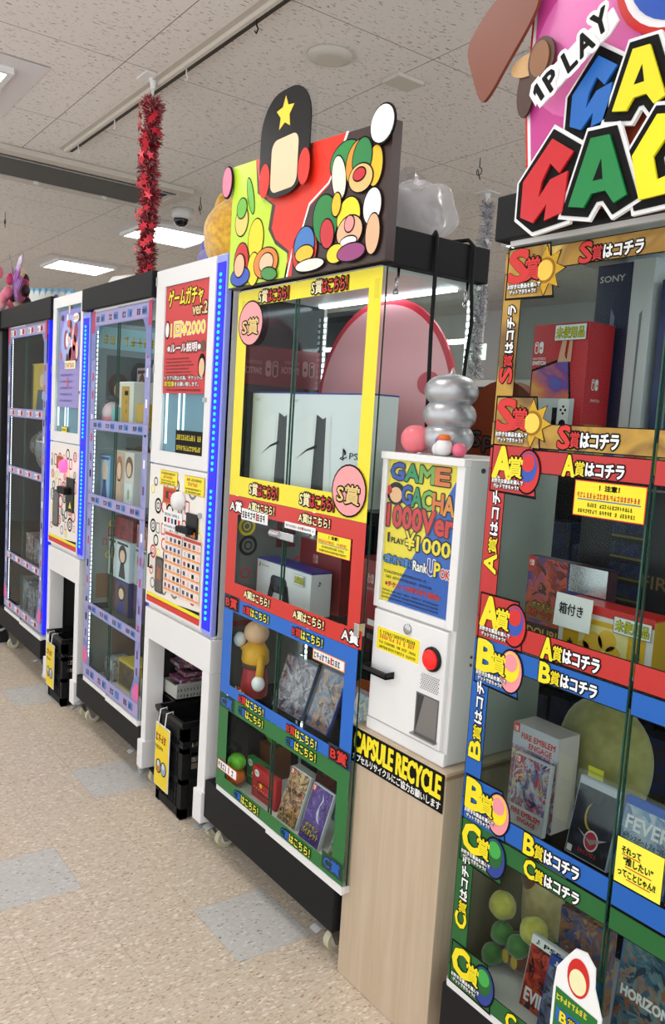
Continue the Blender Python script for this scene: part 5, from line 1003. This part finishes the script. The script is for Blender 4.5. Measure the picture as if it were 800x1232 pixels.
def d_ctrl(q, F, w_, h_):
    ps_logo(q, F, .012, h_*.80, .016); q.text(F, 'PlayStation', .032, h_*.82, .045, .009, DGREY, 2)
    q.poly(F, rrect(.09,h_*.30,.19,h_*.70,.02), M((26,28,40),.3), 2); q.poly(F, [(.09,h_*.5),(.075,h_*.16),(.10,h_*.12),(.12,h_*.36)], M((26,28,40),.3), 2); q.poly(F, [(.165,h_*.36),(.19,h_*.02),(.215,h_*.05),(.195,h_*.55)], M((26,28,40),.3), 2); q.rect(F, .12,h_*.48,.16,h_*.66,M((60,64,90)),3); q.poly(F, ell(.125,h_*.4,.011,.009), M((70,74,90)), 3); q.poly(F, ell(.16,h_*.38,.011,.009), M((70,74,90)), 3)
pc = carton('controller_box', 'white controller box with blue lid and dark controller picture in the red level', -.70, -.375, .095, .175, .9355, 1.078, M((222,224,228),.3), d_ctrl, M((34,40,150),.3), lambda q, F, w_, h_: ps_logo(q, F, w_*.3, h_*.7, .016))
unused(pc, Fr((0,.093,0)), -.462, 1.03, .055, .034)
def d_sw2(q, F, w_, h_): sw_icon(q, F, w_*.35, h_*.66, .03, M((190,170,170))); q.text(F, 'SWITCH', w_*.3, h_*.56, .05, .009, M((190,170,170)), 2); q.rect(F, w_*.4, .012, w_*.8, .03, PAPER, 1)
carton('console_box', 'dark red console box behind the white controller box', -.60, -.365, .20, .28, .9355, 1.16, M((130,24,34),.35), d_sw2)
carton('console_box', 'dark red console box standing right of the white controller box', -.29, -.10, .20, .28, .9355, 1.145, M((140,26,36),.35), d_sw2)
t = thing('peg_toy', (-.665,.085,.6005), 'red and yellow peg-shaped toy at the left of the blue level', 'toy')
MB().lathe2([(.78,0),(.95,.06),(1,.3),(.9,.7),(.8,1)], -.665,.085,.6005,.052,.045,.115,M((170,34,36),.35),24).build('lower_body', t); MB().lathe2([(.95,0),(1.05,.15),(1,.6),(.6,1)], -.665,.085,.7155,.05,.044,.075,M((226,166,30),.35),24).build('upper_body', t)
MB().lathe2([(1,0),(1,1)], -.665,.085,.705,.05,.044,.014,M((70,46,30),.5),24).build('belt', t); MB().sph(-.665,.085,.822,.046,.042,.04,M((232,184,146),.4)).build('head_ball', t)
q = MB(); q.sph(-.715,.05,.79,.022,.022,.026,PAPER,14,10); q.tube([(-.70,.055,.772),(-.69,.07,.745),(-.685,.08,.735)], .014, M((226,166,30),.35)); q.build('raised_knob', t); q = MB(); q.sph(-.598,.06,.665,.024,.022,.026,PAPER,14,10); q.tube([(-.602,.065,.685),(-.612,.075,.72),(-.625,.08,.75)], .014, M((226,166,30),.35)); q.build('lowered_knob', t)
rnd = random.Random(9); q = MB()
for k in range(14): q.sph(-.70+rnd.uniform(0,.05), .025+rnd.uniform(0,.02), .608+rnd.uniform(0,.018), .007,.007,.007, rnd.choice([GOLD, M((226,196,90),.3,.6), M((200,60,50),.3)]),10,6)
tag(q.build('gold_beads'), 'small heap of gold beads in the lower left corner of the blue level', 'beads', kind='stuff')
tag(MB().prism(Fr((0,.32,0)), [(-.45,.6005),(-.06,.6005),(-.06,.70),(-.2,.73),(-.38,.71),(-.45,.66)], -.008, 0, M((206,96,40),.4)).build('orange_board'), 'orange board standing at the back of the blue level', 'board')
case('game case in crinkled clear wrap with dark art, largest in the blue level', -.475, .095, .6005, .175, .178, 18, M((90,100,130),.3), cover(41,[(50,40,60),(120,110,130),(190,180,190),(90,50,60)]), film=True)
case('wrapped blue and orange game case right of the crinkled one in the blue level', -.305, .095, .6005, .118, .186, 20, M((40,60,150),.3), cover(42,[(50,70,120),(120,130,150),(200,140,90),(60,50,70)]), film=True)
case('game case half hidden at the right edge of the blue level', -.115, .085, .6005, .11, .17, 20, M((60,80,130),.3), cover(43,[(60,90,120),(150,150,140),(190,150,100)]), film=True)
ZM = .2725
t = thing('ball_toy', (-.705,.055,ZM), 'bright green ball toy on an orange ball at the lower left, green level', 'toy'); MB().sph(-.705,.055,.303,.040,.034,.030,M((226,110,40),.4)).build('orange_ball', t); MB().lathe2([(sin(pi*j/12), (1-cos(pi*j/12))/2) for j in range(13)], -.705,.055,.325,.036,.032,.058,M((110,200,40),.3),22).build('green_ball', t)
carton('toy_box', 'dark orange toy box under the second green ball', -.74, -.655, .17, .25, ZM, .395, M((120,70,40),.4))
tag(MB().sph(-.695,.21,.436,.046,.042,.042,M((90,170,40),.35)).build('ball_toy'), 'darker green ball toy on the box at the back of the green level', 'toy')
def d_pad(col):
    def f(q, F, w_, h_): q.poly(F, ell(w_*.2,h_*.82,.015,.012), PAPER, 1); q.scrib(F, w_*.12,h_*.79,.022,.008,M((60,90,170)),2,3); q.poly(F, rrect(w_*.22,h_*.22,w_*.8,h_*.62,.016), M((70,12,14)) if col else M((10,50,24)), 2); q.poly(F, rrect(w_*.25,h_*.27,w_*.77,h_*.58,.014), RED if col else M((40,140,60)), 3); q.poly(F, ell(w_*.4,h_*.5,.008,.008), YEL, 4); [q.rect(F, w_*(.12+.1*k), h_*.34, w_*(.15+.1*k), h_*.37, PAPER, 5) for k in range(8)]
    return f
carton('controller_pack', 'green hanging controller pack behind the red one', -.70, -.585, .095, .118, ZM, .372, M((30,120,56),.4), d_pad(0)); carton('controller_pack', 'red hanging controller pack left of the game cases in the green level', -.612, -.46, .065, .088, ZM, .378, M((190,30,36),.4), d_pad(1))
def swcase(lab, x, y, seed, cols, lean=18, z=ZM, txt=None):
    return case(lab, x, y, z, .108, .172, lean, M((206,210,214),.25), lambda q, F, w_, h_: (q.rect(F, .003,.003,w_-.003,h_-.003, art(seed, cols, 22), 0), q.rect(F, .003, h_*.86, w_*.19, h_-.003, RED, 1), sw_icon(q, F, w_*.045, h_*.885, .013), txt(q, F, w_, h_) if txt else None))
swcase('brown battle game case with red corner, left of the purple one in the green level', -.378, .052, 51, [(90,60,40),(210,180,130),(140,60,40),(60,40,34),(190,140,80)], txt=lambda q, F, w_, h_: (q.scrib(F, w_*.15, h_*.56, w_*.7, h_*.08, INK, 2, 3), q.text(F, '2', w_*.82, h_*.56, .01, .016, RED, 3)))
swcase('purple game case with pale dragon shape in the green level', -.245, .046, 52, [(50,24,90),(90,50,150),(70,40,120),(120,90,170)], txt=lambda q, F, w_, h_: (q.poly(F, [(w_*.55,h_*.92),(w_*.66,h_*.8),(w_*.56,h_*.66),(w_*.62,h_*.5),(w_*.74,h_*.4),(w_*.6,h_*.44),(w_*.5,h_*.55),(w_*.54,h_*.68),(w_*.6,h_*.8)], M((200,200,220)), 2), q.text(F, 'バイオレット', w_*.12, h_*.12, w_*.76, h_*.12, M((206,190,60)), 4, M((50,30,70)), .002, .0008), q.text(F, 'ポケモン', w_*.2, h_*.25, w_*.6, h_*.08, YEL, 4, M((50,30,70)), .0015)))
swcase('dark game case half hidden at the right edge of the green level', -.095, .05, 53, [(30,40,30),(120,140,90),(40,40,60),(190,180,150)])
for k, (x, lab, cols) in enumerate(((-.40,'dark red game case at the back of the green level, left of the blue one',[(60,20,24),(120,50,40),(40,30,34)]),(-.275,'blue game case at the back of the green level, middle of three',[(30,50,90),(70,100,150),(40,30,50)]),(-.15,'grey-blue game case at the back of the green level, rightmost of three',[(60,70,90),(110,130,150),(50,50,60)]))): case(lab, x, .20, ZM, .115, .185, 12, M((60,70,100),.3), cover(55+k, cols), film=True)
# ---- lilac case contents
def doll(c1, c2, bg):
    def f(q, F, w_, h_):
        q.rect(F, .004,.004,w_-.004,h_-.004, bg, 1); q.poly(F, ell(w_*.5,h_*.66,w_*.30,h_*.24), c1, 2); q.poly(F, ell(w_*.5,h_*.62,w_*.19,h_*.16), M((236,200,176)), 3); q.poly(F, [(w_*.25,h_*.06),(w_*.38,h_*.46),(w_*.62,h_*.46),(w_*.75,h_*.06)], c2, 2); q.rect(F, w_*.1,h_*.90,w_*.9,h_*.96, c2, 2)
    return f
BRN = M((110,70,44)); TEAL = M((120,190,190)); LBL = M((150,190,220)); 
carton('figure_box', 'yellow and white lidded box on the top shelf of the lilac showcase', -1.965, -1.80, .08, .17, 1.4755, 1.675, M((224,224,214),.35), lambda q, F, w_, h_: (q.rect(F, w_*.18,0,w_*.72,h_*.9, M((196,150,40)), 1), q.scrib(F, w_*.5,h_*.3,.02,.02,INK,2,3), q.scrib(F, w_*.5,h_*.5,.02,.02,INK,2,4), q.rect(F, w_*.4,h_*.7,w_*.65,h_*.8,INK,2)), PAPER)
carton('figure_box', 'small yellow box at the right of the lilac showcase top shelf', -1.74, -1.66, .07, .13, 1.4755, 1.58, M((200,160,30),.35))
carton('figure_box', 'doll box with brown-haired picture behind the wrapped ball plush', -2.06, -1.93, .20, .28, 1.4755, 1.75, M((170,176,180),.35), doll(BRN, M((130,40,50)), M((190,196,200))))
carton('figure_box', 'dark grey picture box at the back of the lilac showcase top shelf', -1.86, -1.52, .28, .33, 1.4755, 1.85, art(61,[(50,54,58),(90,96,100),(40,40,44),(110,60,50)],8))
t = thing('wrapped_plush', (-2.045,.075,1.4755), 'pink and white plush ball wrapped in clear film on the lilac showcase top shelf', 'plush toy'); MB().sph(-2.045,.08,1.53,.05,.045,.054,M((230,200,205),.6)).build('body', t); MB().sph(-2.045,.08,1.503,.051,.046,.028,M((226,130,140),.6)).build('pink_base', t); lumpy(-2.045,.08,1.54,.058,.052,.066,FILM,.12,5).build('film_wrap', t)
carton('figure_box', 'small teal box beside the wrapped plush ball', -1.99, -1.95, .055, .10, 1.4755, 1.56, TEAL)
carton('figure_box', 'sky blue figure box at the left of the second shelf', -2.10, -1.97, .05, .14, 1.1255, 1.335, M((90,150,190),.35), doll(M((220,210,200)), M((60,80,140)), LBL)); carton('figure_box', 'white doll box with brown-haired picture on the second shelf', -1.945, -1.72, .06, .16, 1.1255, 1.365, M((226,220,214),.35), lambda q, F, w_, h_: (doll(M((170,110,70)), M((214,180,160)), M((200,170,150)))(q, F, w_*.55, h_), q.poly(F, ell(w_*.78,h_*.72,w_*.18,h_*.2), M((120,80,50)), 2), q.poly(F, ell(w_*.78,h_*.68,w_*.12,h_*.13), M((236,200,176)), 3), q.rect(F, w_*.58,.004,w_*.97,h_*.42,M((220,234,238)),2), q.poly(F, ell(w_*.78,h_*.22,w_*.06,h_*.1), M((190,170,130)), 3)))
carton('figure_box', 'grey picture box at the back of the second shelf', -1.85, -1.48, .26, .33, 1.1255, 1.42, art(62,[(120,124,126),(160,150,130),(90,90,96),(190,180,170)],14))
for x0_, x1_, y_, z_, h_, lab, dec, col in ((-2.09,-1.95,.10,.6105,.15,'dark figure box at the lower left of the third level',None,art(63,[(40,36,50),(110,60,60),(60,60,90)],14)),(-1.94,-1.78,.08,.6105,.16,'blue-black figure box with dark-haired picture in the third level',doll(M((30,24,34)),M((40,60,140)),M((90,70,80))),M((40,50,110),.35)),(-1.77,-1.60,.10,.6105,.16,'purple-black figure box right of the dark-haired picture box',None,art(64,[(40,30,50),(70,60,100),(120,60,40)],14)),
    (-2.09,-1.99,.10,.7625,.18,'narrow pale figure box with standing figure print, upper left of the third level',doll(M((60,50,50)),M((50,50,60)),M((214,220,222))),M((206,210,212),.35)),(-1.94,-1.78,.08,.7725,.18,'white figure box with dark standing figure print in the third level',doll(M((30,30,34)),M((40,40,46)),M((200,214,226))),M((196,214,226),.35)),(-1.77,-1.63,.10,.7725,.17,'grey figure box with coat figure print in the third level',doll(M((120,110,100)),M((70,64,60)),M((170,174,176))),M((180,190,196),.35)),
    (-2.02,-1.80,.10,.9535,.10,'dark red long box on top of the third level stack',None,art(65,[(110,30,40),(150,50,60),(90,30,30)],12)),(-1.78,-1.60,.11,.9435,.10,'brown flat box at the upper right of the third level',None,art(66,[(120,90,60),(160,60,70),(190,170,140)],14))):
    carton('figure_box', lab, x0_, x1_, y_, y_+.09, z_, z_+h_, col, dec)
for k, (x0_, x1_, y_, h_, lab, col) in enumerate(((-2.07,-1.95,.09,.10,'white paper-wrapped box at the bottom left of the lilac showcase',art(67,[(200,204,206),(150,150,154),(90,90,96)],14)),(-1.92,-1.72,.10,.13,'low box with yellow frame at the bottom of the lilac showcase',M((196,170,60),.4)),(-1.70,-1.58,.12,.09,'grey carton at the bottom right of the lilac showcase',M((170,170,166),.5)))): carton('figure_box', lab, x0_, x1_, y_, y_+.10, .2625, .2625+h_, col, (lambda q, F, w_, h2: q.rect(F,.012,.012,w_-.012,h2-.012,art(68,[(70,60,50),(120,100,70)],14),1)) if k == 1 else None)
carton('figure_box', 'tan tall figure box at the back of the lilac showcase bottom', -1.95, -1.82, .26, .33, .2625, .50, art(69,[(150,130,110),(110,80,60),(180,170,160)],14))
# ---- far dark case contents
carton('figure_box', 'bright yellow figure box with blond picture in the farthest showcase', -3.42, -3.05, .10, .20, 1.4955, 1.79, M((200,170,30),.35), lambda q, F, w_, h_: (q.rect(F, .004,.004,w_*.1,h_-.004,M((40,36,30)),1), q.poly(F, ell(w_*.55,h_*.72,w_*.22,h_*.24), M((190,160,80)), 2), q.poly(F, ell(w_*.57,h_*.66,w_*.12,h_*.13), M((226,190,160)), 3), q.poly(F, [(w_*.25,.004),(w_*.35,h_*.48),(w_*.75,h_*.48),(w_*.9,.004)], M((60,80,100)), 2), q.poly(F, [(w_*.6,h_*.45),(w_*.95,h_*.36),(w_*.95,h_*.26),(w_*.58,h_*.3)], M((190,206,220)), 3)))
t = thing('wrapped_bundle', (-3.2,.14,1.1505), 'grey bundle wrapped in clear film in the farthest showcase', 'bundle'); lumpy(-3.2,.16,1.29,.13,.09,.13,art(71,[(60,60,64),(120,120,126),(90,80,84)],16),.12,4).build('contents', t); lumpy(-3.2,.16,1.30,.14,.10,.142,FILM,.16,9).build('film_wrap', t)
for k, (a, b_, z_, h_) in enumerate(((-3.40,-3.25,.6255,.15),(-3.23,-3.10,.6255,.14),(-3.50,-3.36,.2855,.20),(-3.34,-3.2,.2855,.18),(-3.17,-3.05,.2855,.19))): carton('figure_box', ['dark red edged box on the low shelf of the farthest showcase','grey box beside the red edged one on the low shelf of the farthest showcase','tall box at the bottom left of the farthest showcase','middle box at the bottom of the farthest showcase','white striped box at the bottom right of the farthest showcase'][k], a, b_, .08, .17, z_, z_+h_, art(72+k,[(40,44,54),(120,60,50) if k == 0 else (60,70,90),(150,160,170)],16))
# ---------------- behind and beside the row ----------------
t = thing('black_cabinet', (-4.3,.24,0), 'black cabinet at the far left edge beside the farthest showcase', 'cabinet'); MB().box(-4.9,-3.73,.0,.48,.09,2.105,M((12,12,14),.4)).build('body', t, bev=.005); MB().box(-4.92,-3.715,-.03,.5,1.99,2.11,BLKM).build('header', t, bev=.004); MB().box(-4.88,-3.75,.02,.46,0.0,.09,M((8,8,9))).build('plinth', t)
def rear(name, label, x0, x1, y0, y1, zt, shelves, seed, cat):
    t = thing(name, ((x0+x1)/2,(y0+y1)/2,0), label, cat); q = MB(); c_ = M((24,28,32),.4)
    q.box(x0,x1,y1-.02,y1,.0,zt,c_); q.box(x0,x0+.02,y0,y1-.02,0,zt,c_); q.box(x1-.02,x1,y0,y1-.02,0,zt,c_); q.box(x0,x1,y0,y1,zt,zt+.02,c_); q.box(x0+.02,x1-.02,y0+.01,y1-.02,0,.26,c_); q.build('carcass', t)
    for k, z in enumerate(shelves):
        MB().box(x0+.02,x1-.02,y0+.01,y1-.02,z-.02,z,M((70,66,40),.4)).build('shelf', t)
        rnd = random.Random(seed+k); x = x0+.03 if z != 1.66 else x1
        while x < x1-.12:
            w_ = rnd.uniform(.06,.12); h_ = rnd.uniform(.12,.2); MB().box(x,x+w_,y0+.04,y0+.11,z,z+h_,art(90+rnd.randint(0,3),[(20,30,70),(40,60,110),(60,50,60)],12)).build('shelf_carton', t); x += w_+.012
    return t
rear('rear_cabinet', 'dark cabinet standing back to back behind the yellow-banded showcase', -1.85, -.80, .70, .84, 1.99, [1.02,1.33,1.66], 3, 'cabinet')
rear('rear_shelf', 'low dark shelf unit behind the near showcase', -.25, 1.3, .62, .95, 1.42, [.6,.85,1.1], 7, 'shelf')
# far background seen in the gaps
t = thing('exit_sign', (-3.58,4.0,2.2), 'white hanging sign with green arrow, seen behind the payment machine', 'sign'); q = MB(); q.box(-3.67,-3.50,4.0,4.03,2.19,2.33,EM((225,240,232),.9)); q.build('panel', t); G = Fr((0,3.999,0)); q = MB(); q.poly(G, [(-3.65,2.25),(-3.58,2.25),(-3.60,2.22),(-3.575,2.22),(-3.525,2.262),(-3.575,2.305),(-3.60,2.305),(-3.58,2.275),(-3.65,2.275)], EM((0,150,90),.6), 1); q.build('arrow', t)
q = MB(); q.tube([(-3.62,4.015,2.33),(-3.62,4.015,3.0)], .006, WHITE); q.tube([(-3.54,4.015,2.33),(-3.54,4.015,3.0)], .006, WHITE); q.build('hanger', t)
t = thing('store_shelf', (-3.6,4.6,0), 'dark grey store shelving far behind the payment machine', 'shelf'); MB().box(-6.5,-.6,4.4,4.9,0,1.98,M((60,60,60),.6)).build('shelf_body', t); MB().box(-6.55,-.55,4.35,4.95,1.98,2.04,M((190,190,188),.6)).build('top_board', t)
q = MB(); rnd = random.Random(3)
for k in range(60): a = -6.4+k*.097; q.box(a,a+.09,4.36,4.4,1.3,1.3+rnd.uniform(.2,.5),rnd.choice([M((190,170,60)),M((110,130,70)),M((170,80,50)),M((150,150,150)),M((60,80,120))]))
q.build('shelf_goods', t, kind='stuff')
t = thing('brown_cushion', (-.43,.9,1.36), 'rounded brown display cushion with grey lettering behind the silver ornament', 'cushion')
q = MB(); q.prism(Fr((0,.93,0)), [(-.66,1.36)]+ell(-.42,1.44,.24,.30,24,0,180)[::-1]+[(-.18,1.36)], -.06, 0, M((128,58,24),.6)); q.build('cushion_body', t, bev=.02); q = MB(); q.text(Fr((0,.9285,0)), 'Splat', -.56, 1.475, .26, .075, M((70,66,66)), 2, INK, .006, .002); q.build('lettering', t)
t2 = thing('display_stand', (-.43,.98,0), 'black stand holding the brown cushion behind the row', 'stand'); MB().box(-.70,-.27,.80,1.06,0,1.358,M((40,40,42),.6)).build('stand_body', t2, bev=.004)
